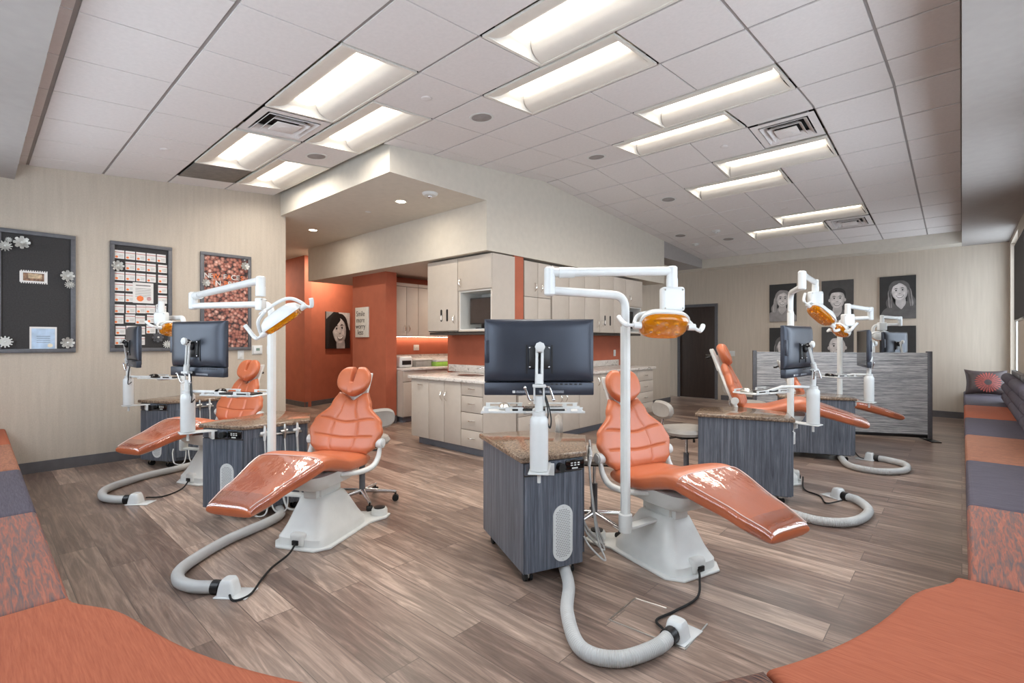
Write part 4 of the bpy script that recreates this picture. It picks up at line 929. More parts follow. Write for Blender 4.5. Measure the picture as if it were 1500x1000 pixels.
for k in range(6):
    px, py = POST[k]; (mx, my), mz, az, _ = MON[k]; rz = R(az+90)
    root = thing('monitor_stand', 'white monitor post with keyboard tray '+NW[k], 'monitor stand', (px, py, 0), rz, 'white monitor posts')
    inv = Matrix.Rotation(-rz, 4, 'Z'); d = inv @ Vector((mx-px, my-py, 0))
    m = MB(); m.lathe([(.03, .662), (.046, .666), (.047, .672), (.047, .9), (.046, .925), (.036, .94)]); m.build('sleeve', 'white', root)
    (ax, ay), ca_ = CARTS[k]; cc = inv @ (Vector((ax, ay, 0))+Matrix.Rotation(R(ca_), 4, 'Z') @ Vector((-.03, .13, 0))-Vector((px, py, 0)))
    L = max(.05, cc.to_2d().length); ang = atan2(cc.y, cc.x); MM = Matrix.Rotation(ang, 4, 'Z')
    m = MB(); m.box((-.055, -.052, .652), (L, .052, .662), 0, .004, 2, MM); m.box((L-.04, -.07, .6), (L-.022, .04, .662), 0, .003, 2, MM); m.cyl((0, 0, .6), (0, 0, .655), .009); m.build('clamp_bracket', 'whitep', root)
    m = MB(); m.cyl((0, 0, .93), (0, 0, 1.04), .021); m.lathe([(.034, .94), (.034, .96), (.022, .965)]); m.build('shaft', 'whitep', root)
    # lifting arm, in the local frame the monitor back is at y = d.y
    bx_, by_ = d.x, d.y-.085 ; zt = mz+.055
    m = MB()
    for s in (-1, 1): m.tube([(s*.024, 0, 1.0), (s*.024, -.005, 1.09)], .005, 0, 8)
    m.box((-.033, -.03, 1.085), (.033, .012, 1.1), 0, .003)
    a = Vector((0, -.01, 1.1)); b = Vector((bx_, by_, zt)); u = (b-a).normalized()
    yy_ = u.orthogonal()
    for s in (-1, 1): m.tube([a+Vector((s*.014, 0, 0)), b+Vector((s*.014, 0, 0))], .0075, 0, 8)
    m.tube([a, a+u*.05], .02, 0, 12); m.tube([b-u*.03, b+u*.005], .02, 0, 12)
    m.build('lift_arm', 'whitep', root)
    m = MB(); m.lathe([(.02, -.012), (.026, -.008), (.026, .008), (.02, .012)], (bx_, by_-.03, zt), 0, 8, Matrix.Rotation(R(90), 4, 'X'), False); m.build('tension_knob', 'whitep', root)
    m = MB(); m.cyl((bx_, by_-.01, zt), (d.x, d.y-.05, zt-.03), .018); m.ell((d.x, d.y-.065, zt-.035), (.024, .02, .03)); m.build('swivel', 'black', root)
    for s in (-1, 1):
        m = MB(); m.tube(fillet([(s*.03, -.01, 1.09 if s > 0 else 1.02), (s*.05, -.02, 1.09 if s > 0 else 1.02), (s*.07, -.03, 1.03 if s > 0 else 1.08)], .01), .0055, 0, 8); m.ell((s*.072, -.031, 1.025 if s > 0 else 1.085), (.009, .009, .009), 0, 10); m.build('crank', 'chrome', root)
    m = MB(); m.tube(catmull([(.005, .02, 1.1), (.04, .0, 1.02), (.06, -.01, .93), (.055, -.01, .88), (.045, .02, .9)], 8), .004, 0, 6); m.tube(catmull([(.0, .02, 1.1), (.03, .0, 1.03), (.045, -.01, .96), (.04, .0, .9)], 8), .004, 0, 6); m.build('cable', 'black', root)
    (tx, ty), tz, ta = TRAY[k]; tp = inv @ Vector((tx-px, ty-py, 0)); 
    TM = Matrix.Translation((tp.x, tp.y, tz)) @ Matrix.Rotation(R(ta+90)-rz, 4, 'Z')
    w_, d_ = (.27, .1) if k == 0 else (.21, .1)
    m = MB(); m.box((-w_, -d_, -.004), (w_, d_, .002), 0, .002, 2, TM)
    for y_ in (-d_, d_):
        for (p0, p1) in ((-w_, -.04), (.05, w_)):
            m.box((p0, y_-.003, 0), (p1, y_+.003, .008), 0, .001, 1, TM); m.box((p0+.012, y_-.003, .02), (p1-.012, y_+.003, .028), 0, .002, 2, TM)
            for q_ in (p0+.012, p0+.1*(p1-p0)+.1, p1-.04): m.box((q_, y_-.003, .006), (q_+.024, y_+.003, .022), 0, .001, 1, TM)
    m.tube([TM @ Vector((-w_, -d_, 0)), TM @ Vector((-w_, d_, 0))], .005, 0, 8)
    tr = m.build('keyboard_tray', 'whitep', root)
    m = MB(); m.tube([(0, 0, .955), (tp.x*.6, tp.y*.6, .955), (tp.x, tp.y, tz-.008)], .012, 0, 10); m.box((-.05, -.04, -.02), (.03, .05, -.004), 0, .005, 2, TM); m.build('tray_arm', 'whitep', root)
    # keyboard and mouse on the tray
    wp = Vector((tx, ty, tz+.0025)); 
    kb = thing('keyboard', 'black keyboard on the white tray '+NW[k], 'keyboard', wp+Matrix.Rotation(R(ta+90), 4, 'Z') @ Vector((.03, 0, 0)), R(ta+90), 'black keyboards on the trays')
    m = MB(); m.box((-.14, -.055, 0), (.14, .055, .01), 0, .003); m.build('case', 'black', kb); m = MB()
    for i in range(13):
        for j in range(4): m.box((-.132+i*.0205, -.048+j*.0245, .01), (-.115+i*.0205, -.028+j*.0245, .013))
    m.build('keys', 'gloss_black', kb)
    ms = thing('computer_mouse', ('silver and black mouse' if k in (0, 3) else 'black mouse')+' on the white tray '+NW[k], 'mouse', wp+Matrix.Rotation(R(ta+90), 4, 'Z') @ Vector((-.155, .02, 0)), R(ta+90), 'mice on the trays')
    m = MB(); loft(m, [sring(0, 0, .028, .05, 0, 20, 2.4), sring(0, 0, .03, .053, .01, 20, 2.4), sring(0, .005, .024, .042, .026, 20, 2.2), sring(0, .008, .012, .02, .034, 20, 2)]); m.build('shell', 'steel' if k in (0, 3) else 'gloss_black', ms)
    MB().box((-.003, -.035, .02), (.003, -.012, .03), 0, .002).build('wheel', 'rubber', ms)

# ---- floor hoses with their boxes, power cords
def ribbed(pts, r=.031):
    P = catmull(pts, 40); out = []; acc = 0; last = P[0]; res = [P[0]]
    for p in P[1:]:
        if (p-res[-1]).length > .0035: res.append(p)
    rr = [r+(.0014 if i % 2 else -.0014) for i in range(len(res))]
    m = MB(); m.tube(res, rr, 0, 16); return m
HOSE = [([(-1.7, 2.3), (-1.53, 2.12), (-1.38, 1.9), (-1.18, 1.72), (-1.03, 1.76), (-.95, 1.93), (-.94, 2.06)], 'thick ribbed grey hose curving on the floor nearest the camera', True),
        ([(-3.9, 1.6), (-3.69, 1.5), (-3.5, 1.1), (-3.28, .82), (-3.12, .75), (-2.98, .78), (-2.87, .87)], 'smooth grey floor hose below the second chair from the pinboards', False),
        ([(-5.95, 1.62), (-5.84, 1.4), (-5.74, 1.1), (-5.5, .8), (-5.24, .73), (-5.08, .78), (-5.0, .86)], 'smooth grey floor hose farthest left by the pinboard wall', False),
        ([(-1.2, 4.5), (-1.0, 4.17), (-.75, 4.09), (-.57, 4.24), (-.52, 4.57), (-.62, 4.82), (-.72, 4.88)], 'ribbed grey floor hose looping out beside the broad side cart', True),
        ([(-1.0, 6.5), (-.85, 6.1), (-.59, 6.04), (-.42, 6.26), (-.44, 6.55), (-.6, 6.68), (-.7, 6.7)], 'ribbed grey floor hose farthest away in front of the partition', True)]
for k, (pts, lab, ribs) in enumerate(HOSE):
    root = thing('floor_hose', lab, 'hose', (0, 0, 0), 0, 'grey suction hoses on the floor'); P = [(x, y, .033) for x, y in pts]
    root.location = (pts[-1][0], pts[-1][1], 0); off = Vector((pts[-1][0], pts[-1][1], 0)); P = [Vector(p)-off for p in P]
    if ribs: ribbed(P).build('hose', 'hose', root)
    else: MB().tube(catmull(P, 12), .032, 0, 18).build('hose', 'hose', root)
    u = (P[-1]-P[-2]).normalized(); a = atan2(u.y, u.x); M = Matrix.Rotation(a, 4, 'Z')
    m = MB(); m.tube([M @ Vector((-.03, 0, .033)), M @ Vector((.012, 0, .033))], .036, 0, 18); m.build('hose_cuff', 'black', root)
    m = MB(); m.box((-.045, -.06, 0), (.13, .06, .006), 0, .003, 2, Matrix.Translation(M @ Vector((.05, 0, 0))) @ M)
    loft(m, [[M @ Vector((p[0], p[1], p[2])) for p in sring(.055, 0, .05-.006*i, .048-.004*i, .006+[0, .03, .055, .07, .076][i], 28, 4)] for i in range(5)])
    m.build('floor_fitting', 'white', root)
CORD = [([(-1.087, 2.737, .045), (-1.05, 2.66, .03), (-1.0, 2.5, .008), (-1.03, 2.3, .008), (-1.06, 2.17, .008), (-.99, 2.1, .02)], 'black power cord running from the front chair pedestal'),
        ([(-3.098, 1.374, .045), (-3.03, 1.3, .02), (-2.95, 1.17, .008), (-2.84, 1.07, .008), (-2.72, .97, .008), (-2.72, .89, .008), (-2.82, .9, .02)], 'black power cord looping past the second chair from the pinboards'),
        ([(-5.25, 1.35, .045), (-5.1, 1.25, .01), (-4.98, 1.09, .008), (-5.0, .97, .02)], 'short black cord at the farthest left chair'),
        ([(-1.1, 5.25, .045), (-1.03, 4.96, .01), (-.89, 4.84, .008), (-.81, 4.66, .008), (-.72, 4.78, .02)], 'black cord curling between the broad side cart and its hose'),
        ([(-1.02, 7.3, .045), (-.9, 6.9, .01), (-.82, 6.7, .008), (-.74, 6.74, .02)], 'black cord at the hose fitting before the partition')]
for pts, lab in CORD:
    m = MB(); m.tube(catmull(pts, 10), .006, 0, 8); m.build('floor_cable', 'rubber', label=lab, cat='cord', group='black power cords on the floor')
t = thing('floor_box', 'wood filled floor box lid with thin metal edge near the front hose', 'floor box', (-1.07, 2.18, 0), R(3))
m = MB()
for (a, b) in (((-.17, -.14), (.19, -.135)), ((-.17, -.14), (-.16, .12)), ((-.16, .12), (.0, .13)), ((.19, -.135), (.2, .12))):
    a, b = Vector(a+(.0015,)), Vector(b+(.0015,)); m.tube([a, b], .0035, 0, 6)
m.build('metal_edge', 'steel', t)
# ---- stools
def make_stool():
    root = thing('saddle_stool', 'x', 'stool', group='grey rolling stools')
    m = MB(); loft(m, [sring(0, 0, .12, .12, .475, 32, 2.6), sring(0, 0, .2, .19, .485, 32, 2.6), sring(0, 0, .215, .205, .51, 32, 2.6), sring(0, 0, .2, .19, .54, 32, 2.6), sring(0, 0, .1, .1, .55, 32, 2.4)]); m.build('seat', 'fabric_grey', root)
    MB().box((-.12, -.1, .45), (.12, .1, .475), 0, .01).build('seat_plate', 'black', root)
    m = MB(); m.cyl((0, 0, .3), (0, 0, .46), .014, 0, 16); m.build('gas_lift', 'chrome', root); MB().cyl((0, 0, .07), (0, 0, .31), .024, 0, 16).build('column', 'gunmetal', root)
    for k in range(5):
        a = 2*pi*k/5+.3; u = Vector((cos(a), sin(a), 0)); m = MB(); m.tube([u*.02+Vector((0, 0, .1)), u*.27+Vector((0, 0, .075))], [.02, .013], 0, 10); l = m.build('leg', 'chrome', root)
        sd = Vector((-sin(a), cos(a), 0)); c = u*.265; m = MB(); m.cyl(c+Vector((0, 0, .026))-sd*.02, c+Vector((0, 0, .026))+sd*.02, .026, 0, 16); m.cyl(c+Vector((0, 0, .04)), c+Vector((0, 0, .075)), .008); m.build('caster', 'rubber', l)
    m = MB(); m.tube(catmull([(-.05, 0, .465), (-.2, 0, .455), (-.25, 0, .5), (-.245, 0, .66)], 6), .011, 0, 10); m.build('back_post', 'chrome', root)
    m = MB(); loft(m, [[(p[2]-.255+.6*p[1]**2, p[1], p[0]+.71) for p in sring(0, 0, .08-.02*abs(q), .15-.02*abs(q), q*.024, 28, 2.6)] for q in (-1, -.5, 0, .5, 1)]); m.build('backrest', 'fabric_grey', root)
    m = MB(); m.tube([(.1, .08, .455), (.17, .12, .43), (.18, .125, .37)], [.006, .006, .012], 0, 8); m.build('lever', 'black', root)
    return root
st = make_stool(); rot = atan2(rgt.y, rgt.x)
for k, (x, y, a, lab) in enumerate([(-1.84, 4.35, rot+.3, 'grey rolling stool between the front chair and the broad side cart'), (-1.93, 2.98, rot-.1, 'grey rolling stool hidden between the front cart and chair'), (-3.62, 2.15, rot+2.4, 'rolling stool behind the second chair, only chrome legs showing'), (-2.05, 6.75, rot+.2, 'grey rolling stool behind the raised side view chair')]):
    c = st if k == 0 else copy_tree(st); c.location = (x, y, 0); c.rotation_euler.z = a; c['label'] = lab
# ================================================================ BENCHES
def arc_pts(r, a0, a1, n=26):
    out = []
    for k in range(n+1):
        a = a0+(a1-a0)*k/n; d = min(abs(a), abs(a+90)); q = r+.1*math.exp(-(d/4.5)**2); out.append((-2.2+q*cos(R(a)), 2.4+q*sin(R(a))))
    return out
def dens(poly, step=.06, rc=.055):
    """round the corners and resample a polygon"""
    P = [Vector((p[0], p[1], 0)) for p in poly]; n = len(P); out = []
    for i in range(n):
        a, b, c = P[i-1], P[i], P[(i+1) % n]; ang = (a-b).angle(c-b)
        if ang > R(165): out.append(b); continue
        k = min(rc, (a-b).length*.45, (c-b).length*.45); p = b+(a-b).normalized()*k; q = b+(c-b).normalized()*k
        for j in range(6): t = j/5; out.append(p*(1-t)**2+b*2*t*(1-t)+q*t*t)
    return [(p.x, p.y) for p in out]
RF = 2.08
def bench(name_, label, poly, mat, base=None):
    A = sum(poly[i-1][0]*poly[i][1]-poly[i][0]*poly[i-1][1] for i in range(len(poly)))
    if A < 0: poly = poly[::-1]
    t = thing('upholstered_bench', label, 'bench', group='upholstered wall bench sections')
    m = MB(); m.prism(poly, .25, .475, 0, .03, 5, None, True); m.build('cushion', mat, t)
    b = inset(poly, .06); m = MB(); m.prism(b, 0, .249); m.build('plinth', 'gunmetal', t)
    return t
Y0 = YN+.02; X1 = XR-.02
xs = [-2.2, -3.42, -4.62, -5.8, XL+.02]
labs = ['rust and slate patterned bench cushion next to the big orange corner one', 'slate blue bench cushion on the pinboard side', 'brown patterned bench cushion on the pinboard side', 'small orange bench cushion at the pinboard wall']
for (a, b, lab, mt) in zip(xs[:-1], xs[1:], labs, ['f_rust', 'f_navy', 'f_wheat', 'f_orange_y']):
    bench('', lab, [(a-.003, Y0), (a-.003, .22), (b+.003, .22), (b+.003, Y0)], mt)
g = .2
bench('', 'large orange corner bench cushion nearest the pinboard side', arc_pts(RF, -90, -58)+[(-.62, Y0), (-2.197, Y0)], 'f_orange')
bench('', 'dark brown striped bench cushion in the corner between the two large orange ones', arc_pts(RF, -57.8, -29)+[(X1, .52), (X1, Y0), (-.61, Y0)], 'f_brown')
bench('', 'large orange corner bench cushion nearest the window side', arc_pts(RF, -28.8, 0)+[(X1, 2.4), (X1, .53)], 'f_orange')
ysb = [2.4, 3.5, 4.8, 6.1, 7.45, 8.9, 10.3, YB-.02]
labs = ['rust and slate patterned bench cushion beside the orange corner one', 'slate bench cushion second along the window wall', 'tan orange patterned bench cushion third along the window wall', 'slate bench cushion fourth along the window wall', 'orange bench cushion near the throw pillow', 'mauve slate bench cushion under the throw pillow', 'mauve slate bench cushion against the back wall']
for (a, b, lab, mt) in zip(ysb[:-1], ysb[1:], labs, ['f_rust_y', 'f_navy', 'f_wheat', 'f_navy', 'f_orange', 'f_navy', 'f_navy']):
    bench('', lab, [(.02, a+.003), (X1, a+.003), (X1, b-.003), (.02, b-.003)], mt)
for k, (a, b) in enumerate(((5.2, 6.7), (6.75, 8.2), (8.25, 9.6))):
    t = thing('bench_bolster', ('nearest', 'middle', 'farthest')[k]+' slate roll back of the window bench', 'bench back', (0, 0, 0), 0, 'channelled bench backs')
    for j in range(3):
        m = MB(); z = .55+j*.132; c = [(.46+.062*cos(q*pi/10), 0, z+.066*sin(q*pi/10)) for q in range(20)]
        n_ = 6; rings = []
        for (f, yy_) in ((.5, a), (.85, a+.012), (1, a+.03), (1, b-.03), (.85, b-.012), (.5, b)):
            rings.append([(.46+(p[0]-.46)*f, yy_, z+(p[2]-z)*f) for p in c])
        loft(m, rings); m.build('roll', 'f_navy', t)
    MB().box((.5, a+.02, .48), (X1, b-.02, .92)).build('back_board', 'gunmetal', t)
# throw pillow
t = thing('throw_pillow', 'dark pillow with a coral sunburst on the far bench', 'pillow', (.28, 10.62, .475), R(-5)); t.scale = (.86, .86, .86)
t.rotation_euler = (R(-14), 0, R(5))
def pf(side):
    def fn(u, v):
        s, q = 2*u-1, 2*v-1; w, h = .29, .235; k = 1-.16*(1-abs(q)**2)*abs(s)**2*0-.0
        x = s*w*(1-.1*(1-q*q)); z = q*h*(1-.12*(1-s*s)); th_ = .085*((1-s**4)*(1-q**4))**.7; return (x, side*th_, z+.232)
    return fn
m = MB(); m.grid(pf(-1), 24, 24); m.grid(pf(1), 24, 24); m.build('pillow_case', pm('charcoal_brown_satin', (66, 54, 54), .4, var=.12), t)
m = MB(); c0_ = Vector((0.0, -.0, .225))
def front(x, z):
    s, q = x/.29, (z-.232)/.235; return -.085*max(0, (1-s**4)*(1-q**4))**.7-.004
for k in range(26):
    a = 2*pi*k/26; w_ = .09; pts = []
    for (r_, da) in ((.05, -w_), (.16, -w_*.9), (.185, 0), (.16, w_*.9), (.05, w_)):
        x, z = .02+r_*cos(a+da), .225+r_*sin(a+da); pts.append((x, front(x, z), z))
    m.add(pts, [tuple(range(5))], 0, False)
m.build('sunburst', pm('coral_satin', (146, 70, 62), .4, var=.2, vs_=60), t)
# ================================================================ PARTITION
P0, P1 = Vector((-2.26, 7.7, 0)), Vector((-.3, 8.6, 0)); u = (P1-P0).normalized(); L = (P1-P0).length
t = thing('partition', 'freestanding low partition of silver striated laminate with dark end posts', 'partition', P0, atan2(u.y, u.x))
MB().box((.05, -.02, .07), (L-.05, .02, 1.16)).build('panel', 'panelwood', t)
MB().box((.05, -.026, .03), (L-.05, .026, .07), 0, .003).build('bottom_rail', 'black', t)
for x in (0, L-.05):
    p_ = MB().box((x, -.035, .012), (x+.05, .035, 1.18), 0, .004).build('post', 'gunmetal', t); MB().box((x-.03, -.2, 0), (x+.08, .2, .012), 0, .003).build('foot', 'black', p_)
# ================================================================ WALL PIECES
FACE = {}
def portrait(name, label, origin, rz, w, h, kind, group, scale=1.0):
    """photo canvas: local x across, z up, front faces -y; the photograph itself is flat print"""
    t = thing(name, label, 'picture', origin, rz, group)
    MB().box((-w/2, .002, 0), (w/2, .03, h), 0, .002).build('canvas', grey(44), t)
    m = MB(); mats = [grey(38), grey(62), grey(214), grey(176), grey(88), grey(24), grey(238), grey(140), grey(200)]; lay = [0]
    def blob(pts, mi, smooth=True):
        if smooth: pts = [(p.x, p.y) for p in catmull([(x, y, 0) for x, y in pts+[pts[0]]], 6)[:-1]]
        lay[0] += 1; y = .0015-.00035*lay[0]
        # clip the outline to the canvas (Sutherland Hodgman)
        P = pts
        for ax, lim, sg in ((0, -w/2, 1), (0, w/2, -1), (1, 0, 1), (1, h, -1)):
            Q = []
            for i in range(len(P)):
                a, b = P[i-1], P[i]; ia = (a[ax]-lim)*sg >= 0; ib = (b[ax]-lim)*sg >= 0
                if ia != ib: k = (lim-a[ax])/(b[ax]-a[ax]); Q.append((a[0]+(b[0]-a[0])*k, a[1]+(b[1]-a[1])*k))
                if ib: Q.append(b)
            P = Q
            if len(P) < 3: return
        bm = bmesh.new(); vs2 = [bm.verts.new((x, y, z)) for x, z in P]
        try: f = bm.faces.new(vs2); bmesh.ops.triangulate(bm, faces=[f])
        except Exception: pass
        m.addbm(bm, mi, False)
    def E(cx, cz, rx, rz_, mi, tilt=0, n=20):
        ct, st_ = cos(tilt), sin(tilt); blob([(cx+rx*cos(2*pi*k/n)*ct-rz_*sin(2*pi*k/n)*st_, cz+rx*cos(2*pi*k/n)*st_+rz_*sin(2*pi*k/n)*ct) for k in range(n)], mi, False)
    blob([(-w/2, 0), (w/2, 0), (w/2, h), (-w/2, h)], 1 if kind in ('boy', 'bald') else 0, False)
    cx, cz, tl_ = {'long': (.0, h*.57, -.06), 'long2': (.03, h*.62, .08), 'boy': (0, h*.5, 0), 'bald': (0, h*.45, .03), 'dark': (.03, h*.48, .12), 'half': (.02, h*.45, 0), 'hat': (-.04, h*.5, 0)}[kind]
    S = w*.27*scale
    def q(x, z): return (cx+(x*cos(tl_)-z*sin(tl_))*S, cz+(x*sin(tl_)+z*cos(tl_))*S)
    hair = {'long': 3, 'long2': 4, 'dark': 5, 'half': 4, 'boy': 0, 'bald': 1, 'hat': 4}[kind]
    soft = kind in ('long', 'long2', 'dark', 'half')
    if kind == 'dark': blob([(.0*w, h), (w/2, h), (w/2, h*.5), (w*.3, h*.7)], 8, False); blob([(-w/2, h), (-w*.2, h), (-w/2, h*.8)], 7, False)
    blob([q(*p) for p in ((-.5, -1.2), (.5, -1.2), (1.3, -1.75), (2.0, -2.4), (2.3, -4), (-2.3, -4), (-2.0, -2.4), (-1.3, -1.75))], {'dark': 5, 'long': 7, 'long2': 4, 'half': 4}.get(kind, 4))
    blob([q(*p) for p in ((-.42, -.6), (.42, -.6), (.5, -1.5), (.2, -2.0), (0, -2.2), (-.2, -2.0), (-.5, -1.5))], 3)
    if soft:
        hc = {'long': 7, 'long2': 4, 'dark': 5, 'half': 4}[kind]; lc = {'long': 3, 'long2': 7, 'dark': 5, 'half': 7}[kind]
        for s_ in (-1, 1):
            blob([q(s_*x, z) for x, z in ((0, 1.5), (.55, 1.4), (.98, .95), (1.12, .3), (1.22, -.5), (1.5, -1.2), (1.35, -2.0), (1.0, -2.3), (.6, -1.9), (.72, -1.1), (.8, -.4), (.8, .4), (.4, 1.1))], hc)
            for kk in range(3): blob([q(s_*(x+.0), z) for x, z in ((.75+.12*kk, .9-.2*kk), (.95+.12*kk, .1), (.95+.14*kk, -.8), (1.12+.08*kk, -1.6), (.95+.08*kk, -1.9), (.9+.1*kk, -1.0), (.86+.12*kk, 0))], lc if kk % 2 == 0 else hc)
    blob([q(*p) for p in ((0, 1.2), (.5, 1.08), (.8, .5), (.8, -.1), (.64, -.65), (.3, -1.05), (0, -1.14), (-.3, -1.05), (-.64, -.65), (-.8, -.1), (-.8, .5), (-.5, 1.08))], 3)
    blob([q(*p) for p in ((-.1, 1.12), (.36, 1.0), (.64, .45), (.62, -.15), (.45, -.65), (.15, -.98), (-.25, -.98), (-.54, -.6), (-.72, -.1), (-.72, .5), (-.48, 1.0))], 8)
    blob([q(*p) for p in ((-.35, .95), (.25, .9), (.2, .6), (-.35, .6))], 2)
    for s_ in (-1, 1): E(*q(s_*.4, -.16), S*.17, S*.15, 2)
    if kind in ('boy', 'bald'):
        for s_ in (-1, 1): E(*q(s_*.86, .0), S*.12, S*.22, 3)
    if kind == 'boy': blob([q(*p) for p in ((-.88, .3), (-.92, .9), (-.5, 1.45), (.2, 1.6), (.75, 1.3), (.95, .8), (.88, .3), (.74, .8), (.3, 1.02), (-.4, 1.0), (-.74, .8))], 5)
    elif soft:
        blob([q(*p) for p in ((-.86, .0), (-1.02, .8), (-.6, 1.4), (-.05, 1.5), (.6, 1.35), (1.0, .8), (.84, .0), (.74, .55), (.45, .92), (.1, 1.15), (-.2, 1.0) if kind != 'dark' else (.2, .9), (-.6, .75) if kind != 'dark' else (-.5, .35))], hc)
    elif kind == 'hat': blob([q(*p) for p in ((-1.15, .7), (-.95, 1.5), (0, 1.85), (.95, 1.5), (1.15, .7), (0, .95))], 3)
    for s_ in (-1, 1):
        E(*q(s_*.33, .24), S*.14, S*.055, 6, tl_, 14); E(*q(s_*.33, .24), S*.095, S*.085, 5, tl_, 12); blob([q(s_*.58, .42), q(s_*.34, .55), q(s_*.13, .46), q(s_*.34, .46)], 5)
        blob([q(s_*.5, .3), q(s_*.33, .34), q(s_*.16, .27), q(s_*.33, .3)], 5)
    blob([q(-.12, -.2), q(-.03, -.14), q(.03, -.14), q(.13, -.2), q(0, -.26)], 7)
    blob([q(-.42, -.4), q(0, -.5), q(.42, -.4), q(.26, -.68), q(0, -.76), q(-.26, -.68)], 7); blob([q(-.34, -.45), q(0, -.53), q(.34, -.45), q(.2, -.6), q(0, -.65), q(-.2, -.6)], 6)
    m.build('photograph', mats, t); return t
G = 'black and white portrait canvases on the back wall'
ZU, ZL = 1.72, .93
portrait('portrait_canvas', 'black and white portrait of a long haired person, upper row nearest the dark door', (-2.73, YB-.03, ZU), 0, .5, .77, 'long', G)
portrait('portrait_canvas', 'black and white portrait of a short haired smiling person in the upper row middle', (-1.78, YB-.03, ZU), 0, .52, .77, 'boy', G, 1.05)
portrait('portrait_canvas', 'black and white portrait of a wavy haired person alone at the upper row end', (-.86, YB-.03, ZU), 0, .52, .77, 'long2', G)
portrait('portrait_canvas', 'lower portrait with dark curly hair, cut by the raised monitor and partition', (-2.73, YB-.03, ZL-.08), 0, .5, .74, 'half', G, 1.1)
portrait('portrait_canvas', 'lower portrait of a bald headed person looking over the partition', (-1.78, YB-.03, ZL-.08), 0, .52, .74, 'bald', G, 1.15)
portrait('portrait_canvas', 'lower portrait mostly covered by the far monitor', (-.86, YB-.03, ZL-.08), 0, .52, .74, 'hat', G)
hd = atan2(.66, -.24); 
portrait('portrait_canvas', 'black and white portrait of a dark haired person on the orange hallway wall', (-9.965+.03, 5.32+.01, 1.155), R(110), .72, .78, 'dark', None, 1.3)
t = thing('wooden_sign', 'small whitewashed plank sign with black brush lettering on the orange pillar', 'sign', (-7.42, 4.418, 1.38))
MB().box((-.2, -.025, 0), (.2, 0, .5), 0, .003).build('planks', wood('whitewashed_wood', [(.3, (196, 190, 180)), (.7, (226, 222, 214))], (14, 9, 1), .7), t)
M0 = lambda x, z: Matrix.Translation((x, -.0265, z)) @ Matrix.Rotation(R(90), 4, 'X')
for (s, z, sz) in (('Smile', .39, .125), ('more', .285, .12), ('worry', .18, .12), ('less', .08, .125)):
    m = MB(); m.text(s, sz, M0(-.03, z), 0, .0008); m.build('lettering', 'ink', t)

# ---- pinboards on the left wall: local x runs along +Y of the room, front faces +X
def board(label, y0, y1, z0, z1, mat):
    t = thing('pinboard', label, 'pinboard', (XL, (y0+y1)/2, z0), R(90)); w, h = y1-y0, z1-z0
    MB().box((-w/2+.03, -.012, .03), (w/2-.03, -.002, h-.03)).build('board', mat, t)
    m = MB(); f = .04
    m.box((-w/2, -.03, 0), (w/2, 0, f), 0, .004); m.box((-w/2, -.03, h-f), (w/2, 0, h), 0, .004); m.box((-w/2, -.03, f), (-w/2+f, 0, h-f), 0, .004); m.box((w/2-f, -.03, f), (w/2, 0, h-f), 0, .004); m.build('frame', 'gunmetal', t); return t
board('dark grey felt pinboard with a few papers, farthest from the hallway', .15, .73, 1.2, 2.41, 'felt')
board('dark pinboard filled with rows of small white cards', 1.01, 1.58, 1.2, 2.41, 'felt')
board('framed board of round copper pieces, nearest the hallway', 1.87, 2.45, 1.2, 2.41, 'corks')
def sheet(name, label, cat, y, z, w, h, mats, draw, group=None, dx=.0125, tilt=0):
    t = thing(name, label, cat, (XL+dx, y, z), R(90), group); m = MB(); m.box((-w/2, -.001, -h/2), (w/2, 0, h/2), 0); draw(m, w, h); m.build('sheet', mats, t); t.rotation_euler = (0, 0, R(90)); 
    return t
def dcard(m, w, h):
    m.box((-w/2, -.0016, h*.22), (w/2, -.001, h*.28), 1); n = 14; m.add([(-w*.28+.013*cos(2*pi*k/n), -.0018, -h*.3+.012*sin(2*pi*k/n)) for k in range(n)], [tuple(range(n))], 2, False)
    for i in range(3): m.box((-w*.05, -.0015, -h*.3+i*.011), (w*.38, -.0011, -h*.3+i*.011+.002), 3)
t0 = None; ordn = ['first', 'second', 'third', 'fourth', 'fifth', 'sixth', 'seventh', 'eighth', 'ninth', 'tenth']
rowh = .118
for r_ in range(9):
    for c_ in range(5):
        y = 1.092+c_*.096; z = 2.27-r_*rowh
        if (r_, c_) == (1, 0): continue
        if r_ in (3, 4) and c_ in (2, 3): continue
        if r_ == 8 and c_ >= 3: continue
        if r_ >= 1 and c_ == 4: y += .012; z += .0
        if r_ >= 5: y += random.uniform(-.008, .01); z += random.uniform(-.01, .01)
        lab = 'small white card with an orange dot, %s row, %s column of the card board' % (ordn[r_], ordn[c_])
        if t0 is None: t0 = sheet('reward_card', lab, 'card', y, z, .086, .092, ['paper', 'red', 'dot', 'ink'], dcard, 'white cards on the middle pinboard'); continue
        c = copy_tree(t0); c.location = (XL+.0125+.0004*(r_ % 2), y, z); c['label'] = lab
def dnotice(m, w, h):
    m.box((-w*.36, -.0016, h*.34), (w*.36, -.001, h*.38), 1)
    for i in range(6): m.box((-w*.38, -.0015, h*.2-i*.018), (w*.38, -.001, h*.2-i*.018+.004), 1)
    n = 20; m.add([(-w*.15+.032*cos(2*pi*k/n), -.0018, -h*.28+.032*sin(2*pi*k/n)) for k in range(n)], [tuple(range(n))], 2, False)
    m.add([(w*.28+.022*cos(2*pi*k/n), -.0018, -h*.28+.022*sin(2*pi*k/n)) for k in range(n)], [tuple(range(n))], 3, False)
sheet('notice', 'larger white notice with an orange circle on the card board', 'notice', 1.305, 1.86, .19, .23, ['paper', 'ink', 'dot', pm('faint_red_print', (190, 150, 150), .7)], dnotice, dx=.015)
